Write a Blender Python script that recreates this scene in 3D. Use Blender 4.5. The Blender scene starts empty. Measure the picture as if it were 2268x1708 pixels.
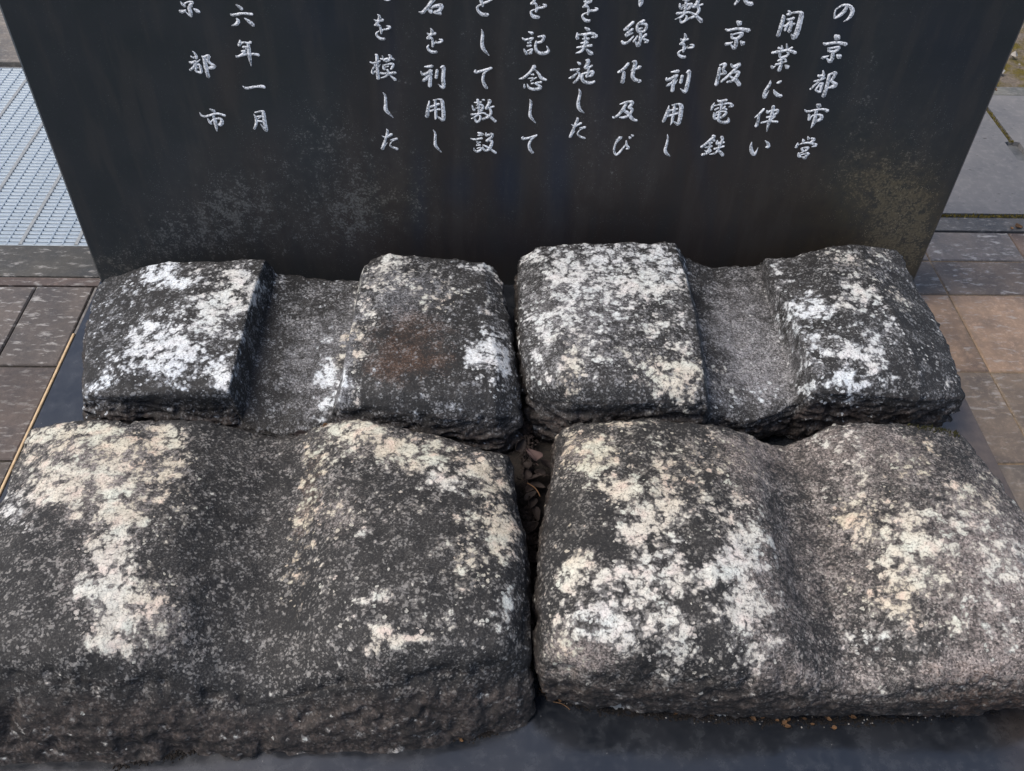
import bpy, math, random
import numpy as np
from mathutils import Matrix, Vector, noise as mnoise

# ------------------------------------------------------------------ camera, world, sun, exposure
CAM = (-0.0526, -1.4282, 1.1665)
YAW, PITCH, ROLL, FPX = 0.04333, 0.79209, 0.03701, 2063.8
PW, PCX, PCY = 2268.0, 1134.0, 854.0
_f = np.array([math.sin(YAW)*math.cos(PITCH), math.cos(YAW)*math.cos(PITCH), -math.sin(PITCH)])
_r0 = np.array([math.cos(YAW), -math.sin(YAW), 0.0]); _u0 = np.cross(_r0, _f)
_r = math.cos(ROLL)*_r0 + math.sin(ROLL)*_u0
_u = -math.sin(ROLL)*_r0 + math.cos(ROLL)*_u0
_C = np.array(CAM)
scene = bpy.context.scene
cam_data = bpy.data.cameras.new("camera")
cam = bpy.data.objects.new("camera", cam_data)
scene.collection.objects.link(cam)
m = Matrix.Identity(4)
for i in range(3):
    m[i][0], m[i][1], m[i][2], m[i][3] = _r[i], _u[i], -_f[i], CAM[i]
cam.matrix_world = m
cam_data.sensor_fit = 'HORIZONTAL'; cam_data.sensor_width = 36.0
cam_data.lens = FPX/PW*36.0
cam_data.clip_start = 0.02; cam_data.clip_end = 500.0
scene.camera = cam

SUN_EL, SUN_AZ = math.radians(60), math.radians(-100)     # azimuth from +Y, negative = left
world = bpy.data.worlds.new("World"); scene.world = world; world.use_nodes = True
wn = world.node_tree.nodes; wl = world.node_tree.links
sky = wn.new("ShaderNodeTexSky"); sky.sky_type = 'NISHITA'; sky.sun_disc = False
sky.sun_elevation = SUN_EL; sky.sun_rotation = SUN_AZ
sky.air_density = 1.0; sky.dust_density = 4.0; sky.ozone_density = 1.0
wl.new(sky.outputs[0], wn["Background"].inputs[0]); wn["Background"].inputs[1].default_value = 0.15
sun_data = bpy.data.lights.new("sun", 'SUN'); sun_data.energy = 1.45; sun_data.angle = math.radians(30)
sun_data.color = (1.0, 0.93, 0.84)
sun = bpy.data.objects.new("sun", sun_data); scene.collection.objects.link(sun)
sd = Vector((math.sin(SUN_AZ)*math.cos(SUN_EL), math.cos(SUN_AZ)*math.cos(SUN_EL), math.sin(SUN_EL)))
sun.rotation_euler = (-sd).to_track_quat('-Z', 'Y').to_euler()
scene.view_settings.view_transform = 'Standard'; scene.view_settings.look = 'None'
scene.view_settings.exposure = 0.50; scene.view_settings.gamma = 1.0
scene.view_settings.use_curve_mapping = False

# ------------------------------------------------------------------ measuring helpers
def back(px, py, z):
    """where the sight line of a photo pixel meets the height z"""
    d = _f*FPX + _r*(px-PCX) - _u*(py-PCY)
    t = (z-_C[2])/d[2]
    return _C + t*d
def on_slab(px, py):
    d = _f*FPX + _r*(px-PCX) - _u*(py-PCY)
    t = (0.0-_C[1])/d[1]
    return _C + t*d
D = 1.0253          # photo px per px of the half-size view the shapes were read from

# ------------------------------------------------------------------ object helpers
COL = scene.collection
def new_obj(name, me, mat=None, parent=None, loc=(0, 0, 0)):
    o = bpy.data.objects.new(name, me); COL.objects.link(o); o.location = loc
    if mat is not None and me is not None and len(me.materials) == 0: me.materials.append(mat)
    if parent is not None: o.parent = parent
    return o
def tag(o, label=None, cat=None, group=None, kind=None):
    if label: o['label'] = label
    if cat: o['category'] = cat
    if group: o['group'] = group
    if kind: o['kind'] = kind
    return o
def mesh_np(name, V, F, smooth=False):
    me = bpy.data.meshes.new(name)
    V = np.asarray(V, np.float32); F = np.asarray(F, np.int32)
    me.vertices.add(len(V)); me.vertices.foreach_set("co", V.ravel())
    me.loops.add(F.size); me.loops.foreach_set("vertex_index", F.ravel())
    me.polygons.add(len(F)); me.polygons.foreach_set("loop_start", np.arange(0, F.size, F.shape[1], dtype=np.int32))
    me.polygons.foreach_set("loop_total", np.full(len(F), F.shape[1], np.int32))
    me.update(calc_edges=True)
    if smooth: me.polygons.foreach_set("use_smooth", np.ones(len(F), bool))
    return me
def mesh_py(name, V, F, smooth=False):
    me = bpy.data.meshes.new(name); me.from_pydata(V, [], F); me.update()
    if smooth:
        for p in me.polygons: p.use_smooth = True
    return me
def chamfer_box(name, sx, sy, sz, c, jitter=0.0, seed=0):
    """box centred in x,y, top at z=0, bottom at -sz, top edges chamfered by c"""
    rnd = random.Random(seed); V = []
    hx, hy = sx/2, sy/2
    for (x, y, z) in [(-hx, -hy, -sz), (hx, -hy, -sz), (hx, hy, -sz), (-hx, hy, -sz),
                      (-hx, -hy, -c), (hx, -hy, -c), (hx, hy, -c), (-hx, hy, -c),
                      (-hx+c, -hy+c, 0), (hx-c, -hy+c, 0), (hx-c, hy-c, 0), (-hx+c, hy-c, 0)]:
        V.append((x+rnd.uniform(-jitter, jitter), y+rnd.uniform(-jitter, jitter), z+rnd.uniform(-jitter, jitter)*.3))
    F = [(3, 2, 1, 0)]
    for a in (0, 4):
        for k in range(4):
            k2 = (k+1) % 4; F.append((a+k, a+k2, a+4+k2, a+4+k))
    F.append((8, 9, 10, 11))
    return mesh_py(name, V, F)
# value noise on arrays
_rng = np.random.RandomState(11)
_T = _rng.rand(64, 64, 64).astype(np.float32)
def vnoise(P):
    I = np.floor(P).astype(np.int64); Fr = (P-I); Fr = Fr*Fr*(3-2*Fr)
    I &= 63; J = (I+1) & 63
    x0, y0, z0 = I[..., 0], I[..., 1], I[..., 2]; x1, y1, z1 = J[..., 0], J[..., 1], J[..., 2]
    fx, fy, fz = Fr[..., 0], Fr[..., 1], Fr[..., 2]
    a = _T[x0, y0, z0]*(1-fx)+_T[x1, y0, z0]*fx; b = _T[x0, y1, z0]*(1-fx)+_T[x1, y1, z0]*fx
    c = _T[x0, y0, z1]*(1-fx)+_T[x1, y0, z1]*fx; d = _T[x0, y1, z1]*(1-fx)+_T[x1, y1, z1]*fx
    return ((a*(1-fy)+b*fy)*(1-fz)+(c*(1-fy)+d*fy)*fz)*2-1
def fbm(P, sc, oct=4, rough=.5):
    s = 0; a = 1.0; t = 0
    for k in range(oct):
        s = s + a*vnoise(P*sc+k*7.31); t += a; a *= rough; sc *= 2.03
    return s/t

# ------------------------------------------------------------------ node helpers
class NT:
    def __init__(s, name):
        s.mat = bpy.data.materials.new(name); s.mat.use_nodes = True
        s.n = s.mat.node_tree.nodes; s.l = s.mat.node_tree.links
        s.bsdf = s.n["Principled BSDF"]
    def node(s, t, **kw):
        x = s.n.new(t)
        for k, v in kw.items(): setattr(x, k, v)
        return x
    def link(s, a, b): s.l.new(a, b)
    def put(s, sock, v):
        if hasattr(v, 'links') or isinstance(v, bpy.types.NodeSocket): s.l.new(v, sock)
        elif isinstance(v, tuple) and len(v) == 3 and sock.type == 'RGBA': sock.default_value = (*v, 1)
        else: sock.default_value = v
    def coords(s, off=None, scale=None, kind='Object'):
        o = s.node("ShaderNodeTexCoord").outputs[kind]
        if off or scale:
            mp = s.node("ShaderNodeMapping"); s.link(o, mp.inputs[0])
            if off: mp.inputs['Location'].default_value = off
            if scale: mp.inputs['Scale'].default_value = scale
            return mp.outputs[0]
        return o
    def noise(s, co, sc, det=4, rough=.55, dist=0, col=False):
        x = s.node("ShaderNodeTexNoise"); s.link(co, x.inputs['Vector'])
        x.inputs['Scale'].default_value = sc; x.inputs['Detail'].default_value = det
        x.inputs['Roughness'].default_value = rough; x.inputs['Distortion'].default_value = dist
        return x.outputs['Color' if col else 'Fac']
    def vor(s, co, sc, feature='F1', out='Distance', rnd=1):
        x = s.node("ShaderNodeTexVoronoi", feature=feature); s.link(co, x.inputs['Vector'])
        x.inputs['Scale'].default_value = sc; x.inputs['Randomness'].default_value = rnd
        return x.outputs[out]
    def rng(s, v, a, b, c=0, d=1, smooth=False):
        x = s.node("ShaderNodeMapRange"); x.interpolation_type = 'SMOOTHSTEP' if smooth else 'LINEAR'
        for i, q in enumerate((v, a, b, c, d)): s.put(x.inputs[i], q)
        return x.outputs[0]
    def math(s, op, a, b=0, clamp=False):
        x = s.node("ShaderNodeMath", operation=op, use_clamp=clamp); s.put(x.inputs[0], a); s.put(x.inputs[1], b)
        return x.outputs[0]
    def mix(s, f, a, b, mode='MIX'):
        x = s.node("ShaderNodeMix", data_type='RGBA', blend_type=mode)
        s.put(x.inputs[0], f); s.put(x.inputs[6], a); s.put(x.inputs[7], b)
        return x.outputs[2]
    def attr(s, name):
        x = s.node("ShaderNodeAttribute", attribute_name=name); return x
    def bump(s, h, dist, strength=1.0, normal=None):
        x = s.node("ShaderNodeBump"); s.put(x.inputs['Height'], h)
        x.inputs['Distance'].default_value = dist; x.inputs['Strength'].default_value = strength
        if normal is not None: s.link(normal, x.inputs['Normal'])
        return x.outputs[0]
    def out(s, color, rough, normal=None, spec=None):
        s.put(s.bsdf.inputs['Base Color'], color); s.put(s.bsdf.inputs['Roughness'], rough)
        if normal is not None: s.link(normal, s.bsdf.inputs['Normal'])
        if spec is not None: s.put(s.bsdf.inputs['Specular IOR Level'], spec)
        return s.mat

def stone_material():
    t = NT("lichened_granite"); co = t.coords()
    inf = t.node("ShaderNodeObjectInfo")
    addv = t.node("ShaderNodeVectorMath", operation='ADD'); t.link(co, addv.inputs[0])
    sc = t.node("ShaderNodeVectorMath", operation='SCALE'); t.link(inf.outputs['Location'], sc.inputs[0]); sc.inputs[3].default_value = 3.7
    t.link(sc.outputs[0], addv.inputs[1]); co = addv.outputs[0]
    mk = t.attr("growth"); sep = t.node("ShaderNodeSeparateColor"); t.link(mk.outputs['Color'], sep.inputs[0])
    dens, tone, bare, rust = sep.outputs[0], sep.outputs[1], sep.outputs[2], mk.outputs['Alpha']
    side = t.attr("flank").outputs['Fac']
    warm = t.attr("warmth").outputs['Fac']
    n1 = t.noise(co, 34, 10, .66)
    n2 = t.noise(co, 110, 6, .6, .6)
    wv = t.node('ShaderNodeVectorMath', operation='ADD'); t.link(co, wv.inputs[0])
    ws = t.node('ShaderNodeVectorMath', operation='SCALE'); t.link(t.noise(co, 80, 4, .6, col=True), ws.inputs[0]); ws.inputs[3].default_value = .012; t.link(ws.outputs[0], wv.inputs[1])
    v1 = t.vor(wv.outputs[0], 62); v2 = t.vor(wv.outputs[0], 170)
    crust = t.math('SUBTRACT', 1.0, t.math('MULTIPLY', v1, 1.15))
    crust2 = t.math('SUBTRACT', 1.0, t.math('MULTIPLY', v2, 1.15))
    v = t.math('ADD', t.math('MULTIPLY', n1, .46), t.math('MULTIPLY', n2, .26))
    v = t.math('ADD', v, t.math('MULTIPLY', crust, .17)); v = t.math('ADD', v, t.math('MULTIPLY', crust2, .11))
    thr = t.rng(dens, 0, 1, .612, .425)
    L = t.rng(v, thr, t.math('ADD', thr, .026), 0, 1, True)
    cs = t.node("ShaderNodeSeparateColor"); t.link(t.vor(wv.outputs[0], 150, out='Color'), cs.inputs[0])
    keep = t.math('GREATER_THAN', cs.outputs[0], t.rng(dens, .05, .75, 1.0, .42))
    dot = t.math('LESS_THAN', t.vor(wv.outputs[0], 150), t.math('MULTIPLY', cs.outputs[1], .52))
    L = t.math('MAXIMUM', L, t.math('MULTIPLY', t.math('MULTIPLY', keep, dot), t.rng(n2, .38, .46)))
    # thin pale film round the crusts, and salt grains
    film = t.rng(v, t.math('SUBTRACT', thr, .055), thr, 0, .42, True)
    g1 = t.noise(co, 420, 3, .7); g2 = t.noise(co, 190, 3, .6); lowf = t.noise(co, 14, 4, .6); low2 = t.noise(co, 40, 4, .6)
    grains = t.rng(t.math('ADD', g1, t.math('MULTIPLY', t.math('SUBTRACT', lowf, .5), .35)), .52, .66)
    grains2 = t.rng(t.math('ADD', g2, t.math('MULTIPLY', t.math('SUBTRACT', low2, .5), .5)), .54, .66)
    cr = t.node("ShaderNodeSeparateColor"); t.link(t.vor(co, 430, out='Color'), cr.inputs[0])
    cr2 = t.node("ShaderNodeSeparateColor"); t.link(t.vor(co, 250, out='Color'), cr2.inputs[0])
    salt = t.rng(t.math('ADD', cr.outputs[0], t.math('MULTIPLY', t.math('SUBTRACT', low2, .5), .9)), .85, .93)
    salt2 = t.rng(t.math('ADD', cr2.outputs[1], t.math('MULTIPLY', t.math('SUBTRACT', low2, .5), .9)), .93, .97)
    dark = t.mix(lowf, (.0095, .0105, .0115), (.023, .0215, .0205))
    graincol = t.mix(warm, (.24, .25, .265), (.25, .235, .21))
    base = t.mix(t.math('MULTIPLY', grains, t.math('ADD', .12, t.math('MULTIPLY', bare, .5), True)), dark, graincol)
    base = t.mix(t.math('MULTIPLY', grains2, .09), base, graincol)
    base = t.mix(t.math('MULTIPLY', salt, t.math('ADD', .24, t.math('MULTIPLY', bare, .4), True)), base, t.mix(warm, (.36, .37, .385), (.36, .34, .31)))
    base = t.mix(t.math('MULTIPLY', salt2, t.math('ADD', .26, t.math('MULTIPLY', bare, .35), True)), base, t.mix(warm, (.42, .44, .46), (.40, .37, .32)))
    rock = t.mix(t.rng(t.noise(co, 300, 4, .75), .38, .60), (.018, .016, .016), (.33, .31, .30))
    rock = t.mix(t.rng(t.noise(co, 60, 5, .7), .4, .65), rock, t.mix(t.rng(g1, .36, .62), (.05, .045, .045), (.46, .44, .435)))
    rock = t.mix(t.math('MULTIPLY', salt, .5), rock, (.50, .47, .45))
    rock = t.mix(t.math('MULTIPLY', warm, .8), rock, t.mix(1.0, rock, (1.12, .96, .85), 'MULTIPLY'))
    rock = t.mix(t.math('SUBTRACT', .9, warm, True), rock, t.mix(1.0, rock, (.86, .97, 1.10), 'MULTIPLY'))
    rock = t.mix(t.math('MULTIPLY', t.rng(cr.outputs[1], .70, .78), .6), rock, (.018, .017, .017))
    rk = t.rng(t.math('ADD', t.math('MULTIPLY', bare, .50), t.math('ADD', t.math('MULTIPLY', low2, .30), t.math('MULTIPLY', g2, .45))), .54, .76, 0, .85)
    base = t.mix(rk, base, rock)
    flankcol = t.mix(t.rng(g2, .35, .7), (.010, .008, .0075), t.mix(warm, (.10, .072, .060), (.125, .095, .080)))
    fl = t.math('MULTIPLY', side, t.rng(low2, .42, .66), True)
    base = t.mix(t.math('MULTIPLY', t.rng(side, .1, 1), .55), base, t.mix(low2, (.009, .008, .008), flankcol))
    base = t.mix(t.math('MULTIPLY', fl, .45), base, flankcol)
    rustc = t.mix(t.rng(g1, .35, .65), (.020, .012, .009), (.21, .105, .055))
    rr_ = t.math('ADD', t.math('MULTIPLY', rust, .42), t.math('ADD', t.math('MULTIPLY', low2, .40), t.math('MULTIPLY', g2, .35)))
    base = t.mix(t.rng(rr_, .56, .86, 0, .62), base, rustc)
    blue = t.mix(t.noise(co, 70, 3, .6), (.52, .59, .66), (.80, .84, .87))
    cream = t.mix(t.noise(co, 60, 3, .6), (.42, .355, .245), (.66, .585, .445))
    greenish = (.54, .54, .43)
    cream = t.mix(t.rng(t.noise(co, 18, 2, .5), .45, .65), cream, greenish)
    pink = (.62, .45, .34)
    cream = t.mix(t.math('MULTIPLY', t.rng(t.noise(co, 42, 3, .5), .5, .68), .7), cream, pink)
    lc = t.mix(tone, blue, cream)
    pits = t.rng(t.noise(co, 300, 3, .65), .36, .47)
    lc = t.mix(pits, t.mix(.60, lc, (.03, .03, .03)), lc)
    crk = t.rng(t.vor(co, 120, 'DISTANCE_TO_EDGE'), .01, .06, .68, 1.0)
    lc = t.mix(1.0, lc, crk, 'MULTIPLY')
    edge = t.rng(v, thr, t.math('ADD', thr, .10), .72, 1.0)
    lc = t.mix(1.0, lc, edge, 'MULTIPLY')
    c = t.mix(film, base, t.mix(tone, (.30, .32, .35), (.26, .23, .19)))
    c = t.mix(L, c, lc)
    h = t.math('ADD', t.math('MULTIPLY', g1, .35), t.math('MULTIPLY', g2, .6))
    h = t.math('ADD', h, t.math('MULTIPLY', L, .35)); h = t.math('ADD', h, t.math('MULTIPLY', low2, .8))
    nrm = t.bump(h, .0026, .8)
    return t.out(c, t.rng(L, 0, 1, .74, .95), nrm, .35)

def slab_material():
    t = NT("dark_polished_granite_face"); co = t.coords()
    mk = t.attr("stain_refl"); sep = t.node("ShaderNodeSeparateColor"); t.link(mk.outputs['Color'], sep.inputs[0])
    spk, brown, tan, blue = sep.outputs[0], sep.outputs[1], sep.outputs[2], mk.outputs['Alpha']
    stv = t.coords(scale=(1, 1, .16))
    st = t.noise(stv, 26, 6, .6)
    cl = t.noise(co, 9, 6, .6)
    col = t.mix(t.rng(cl, .35, .65), (.0195, .0265, .0300), (.0255, .0305, .0350))  # lightened and blued to hold the blue-green sheen of the face
    col = t.mix(t.math('MULTIPLY', brown, t.rng(st, .3, .6, .45, 1)), col, (.0340, .0265, .0235))
    col = t.mix(t.math('MULTIPLY', blue, t.rng(st, .3, .6, .4, 1)), col, (.012, .021, .040))  # blue patches are reflections painted into the face colour
    col = t.mix(t.math('MULTIPLY', t.rng(st, .50, .60), .40), col, (.044, .043, .042))
    n = t.noise(co, 210, 5, .7); n2 = t.noise(co, 48, 5, .65); v = t.vor(co, 330)
    sv = t.math('ADD', t.math('MULTIPLY', n, .55), t.math('MULTIPLY', n2, .45))
    thr = t.rng(spk, 0, 1, .64, .47)
    s = t.rng(sv, thr, t.math('ADD', thr, .05))
    scol = t.mix(tan, (.15, .155, .15), (.26, .22, .14))
    col = t.mix(t.math('MULTIPLY', s, t.rng(n, .35, .6, .25, .8)), col, scol)
    haze = t.math('MULTIPLY', t.math('MULTIPLY', spk, t.rng(n2, .35, .65)), .42)
    col = t.mix(haze, col, t.mix(tan, (.075, .073, .07), (.15, .125, .08)))
    col = t.mix(t.math('MULTIPLY', tan, t.rng(n2, .3, .6, .25, .6)), col, (.060, .050, .032))
    # sparse salt dots
    dots = t.math('MULTIPLY', t.rng(v, .16, .25, 1, 0), t.rng(t.noise(co, 23, 3, .6), .46, .62))
    dots = t.math('MULTIPLY', dots, t.rng(t.vor(co, 330, out='Color'), .45, .5))
    dots = t.math('MULTIPLY', dots, t.rng(spk, 0, .6, .22, 1))
    col = t.mix(t.math('MULTIPLY', dots, .8), col, t.mix(tan, (.24, .25, .25), (.40, .36, .26)))
    nrm = t.bump(t.math('ADD', t.math('MULTIPLY', n, .5), s), .0003, .5)
    return t.out(col, t.rng(t.math('ADD', cl, spk), .3, 1.2, .33, .65), nrm, .40)

def base_material():
    t = NT("polished_base_granite"); co = t.coords()
    a = t.noise(co, 7, 6, .6); b = t.noise(co, 42, 5, .65)
    col = t.mix(t.rng(a, .35, .65), (.0075, .0095, .013), (.018, .020, .024))
    col = t.mix(t.math('MULTIPLY', t.rng(b, .48, .70), .55), col, (.042, .046, .052))
    v = t.vor(co, 120)
    d = t.math('MULTIPLY', t.rng(v, .03, .07, 1, 0), t.rng(t.vor(co, 120, out='Color'), .8, .82))
    col = t.mix(d, col, (.25, .25, .24))
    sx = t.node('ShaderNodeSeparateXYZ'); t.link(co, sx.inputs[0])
    warm_refl = t.math('MULTIPLY', t.rng(sx.outputs[0], .60, .76), t.rng(b, .3, .6, .6, 1))  # tan tint paints a warm reflection on the right end
    col = t.mix(t.math('MULTIPLY', warm_refl, .75), col, (.115, .088, .066))
    return t.out(col, t.rng(t.math('ADD', a, t.math('MULTIPLY', b, .5)), .5, 1.0, .08, .28), t.bump(t.noise(co, 300, 2, .5), .0002, .15), .8)

def paving_material():
    t = NT("worn_paving_stone"); co = t.coords()
    inf = t.node("ShaderNodeObjectInfo")
    g = t.node("ShaderNodeNewGeometry")
    rv = t.node("ShaderNodeVectorMath", operation='SCALE'); t.link(inf.outputs['Location'], rv.inputs[0]); rv.inputs[3].default_value = 5.3
    av = t.node("ShaderNodeVectorMath", operation='ADD'); t.link(co, av.inputs[0]); t.link(rv.outputs[0], av.inputs[1]); co = av.outputs[0]
    mp = t.node("ShaderNodeMapping"); t.link(co, mp.inputs[0]); mp.inputs['Scale'].default_value = (.45, 1.3, 1); mp.inputs['Rotation'].default_value = (0, 0, .55)
    sep = t.node("ShaderNodeSeparateColor"); t.link(inf.outputs['Color'], sep.inputs[0])
    base = inf.outputs['Color']; worn = inf.outputs['Alpha']
    a = t.noise(co, 11, 6, .62); b = t.noise(co, 90, 6, .7); c = t.noise(mp.outputs[0], 75, 6, .68)
    col = t.mix(t.rng(a, .3, .7, 0, 1), t.mix(1, base, (.52, .52, .54), 'MULTIPLY'), t.mix(1, base, (1.35, 1.25, 1.15), 'MULTIPLY'))
    col = t.mix(t.math('MULTIPLY', t.rng(b, .5, .72), .5), col, t.mix(1, base, (2.1, 2.0, 1.9), 'MULTIPLY'))
    scr = t.math('MULTIPLY', t.rng(c, .55, .64), worn)
    col = t.mix(t.math('MULTIPLY', scr, .8), col, (.36, .35, .33))
    col = t.mix(t.math('MULTIPLY', t.rng(t.noise(co, 9, 6, .7), .46, .66), .45), col, t.mix(1, base, (.45, .45, .46), 'MULTIPLY'))
    nrm = t.bump(t.math('ADD', t.math('MULTIPLY', b, .5), t.math('MULTIPLY', c, .7)), .0025, .8)
    return t.out(col, t.rng(a, .3, .7, .5, .72), nrm, .4)

def concrete_material():
    t = NT("cover_concrete"); co = t.coords()
    a = t.noise(co, 6, 5, .6); b = t.noise(co, 60, 5, .7); mp = t.coords(scale=(.6, 1.6, 1)); pit = t.noise(mp, 75, 3, .55)
    col = t.mix(t.rng(a, .3, .7), (.105, .108, .115), (.155, .152, .152))
    col = t.mix(t.math('MULTIPLY', t.rng(b, .5, .75), .35), col, (.27, .26, .25))
    p = t.rng(pit, .66, .72); col = t.mix(t.math('MULTIPLY', p, .8), col, (.035, .035, .035))
    h = t.math('SUBTRACT', t.math('MULTIPLY', b, .4), t.math('MULTIPLY', p, 1.0))
    return t.out(col, .85, t.bump(h, .002, .8), .3)

def simple_mat(name, c1, c2, sc=60, rough=.8, bumpd=.001, spec=.35, det=5):
    t = NT(name); co = t.coords(); n = t.noise(co, sc, det, .65)
    return t.out(t.mix(t.rng(n, .3, .7), c1, c2), rough, t.bump(n, bumpd, .8), spec)

def paint_material():
    t = NT("white_letter_paint"); co = t.coords()
    n = t.noise(co, 520, 3, .7); m_ = t.noise(co, 90, 3, .6)
    groove_shade = t.attr("worn").outputs['Fac']  # darker stroke centres: painted groove shade along with worn paint
    q = t.math('SUBTRACT', t.math('ADD', n, t.math('MULTIPLY', t.math('SUBTRACT', m_, .5), .7)), t.math('MULTIPLY', groove_shade, .055))
    col = t.mix(t.rng(q, .34, .52), (.17, .185, .20), (.92, .94, .96))
    return t.out(col, .7, t.bump(n, .0006, .6), .3)

def grate_material():
    t = NT("galvanised_steel"); co = t.coords(kind='Object'); n = t.noise(co, 80, 4, .6)
    m_ = t.out(t.mix(n, (.23, .28, .32), (.36, .42, .47)), .5, t.bump(n, .0004, .4), .5)
    t.bsdf.inputs['Metallic'].default_value = .35
    return m_

def leaf_material(name, c1, c2):
    t = NT(name); co = t.coords(); inf = t.node("ShaderNodeObjectInfo")
    n = t.noise(co, 160, 4, .65)
    col = t.mix(n, c1, c2)
    hv = t.node("ShaderNodeHueSaturation"); t.link(col, hv.inputs['Color'])
    t.link(t.rng(inf.outputs['Random'], 0, 1, .65, 1.25), hv.inputs['Value'])
    return t.out(hv.outputs[0], .75, t.bump(n, .001, .7), .3)

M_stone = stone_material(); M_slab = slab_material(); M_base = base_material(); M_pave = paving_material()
M_conc = concrete_material(); M_paint = paint_material(); M_grate = grate_material()
M_mortar = simple_mat("pale_mortar", (.05, .046, .042), (.22, .21, .20), 90)
M_joint = simple_mat("dirty_joint_fill", (.016, .014, .012), (.055, .048, .036), 120)
M_moss = simple_mat("moss", (.012, .014, .004), (.060, .056, .016), 160, .95, .004)
M_moss2 = simple_mat("olive_moss", (.05, .042, .008), (.17, .14, .035), 160, .95, .004)
M_joint2 = simple_mat("tan_joint_fill", (.06, .045, .03), (.22, .16, .10), 120)
M_bevel_hl = simple_mat("tan_bevel_highlight", (.42, .30, .17), (.62, .46, .28), 60, .6)  # colour of the painted highlight on the base edge
M_dirt = simple_mat("dark_dirt", (.005, .0045, .004), (.022, .017, .014), 220, .95, .003)
M_cem = simple_mat("cement_smear", (.16, .16, .15), (.33, .33, .31), 150, .9, .001)
M_trench = simple_mat("trench_concrete", (.06, .065, .07), (.13, .135, .14), 30)
M_soil = simple_mat("ground_soil", (.035, .032, .026), (.09, .08, .065), 12)
M_steelcap = simple_mat("dull_grey_edge_steel", (.10, .11, .12), (.2, .21, .22), 60, .5)
M_leaf = leaf_material("dry_brown_leaf", (.010, .008, .007), (.036, .025, .022))
M_leafbig = leaf_material("dull_pink_brown_leaf", (.045, .027, .026), (.10, .068, .062))
M_scrap = leaf_material("orange_leaf_scrap", (.08, .042, .02), (.27, .15, .07))
M_gravel = simple_mat("pale_gravel", (.12, .11, .10), (.5, .47, .42), 40)

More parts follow.
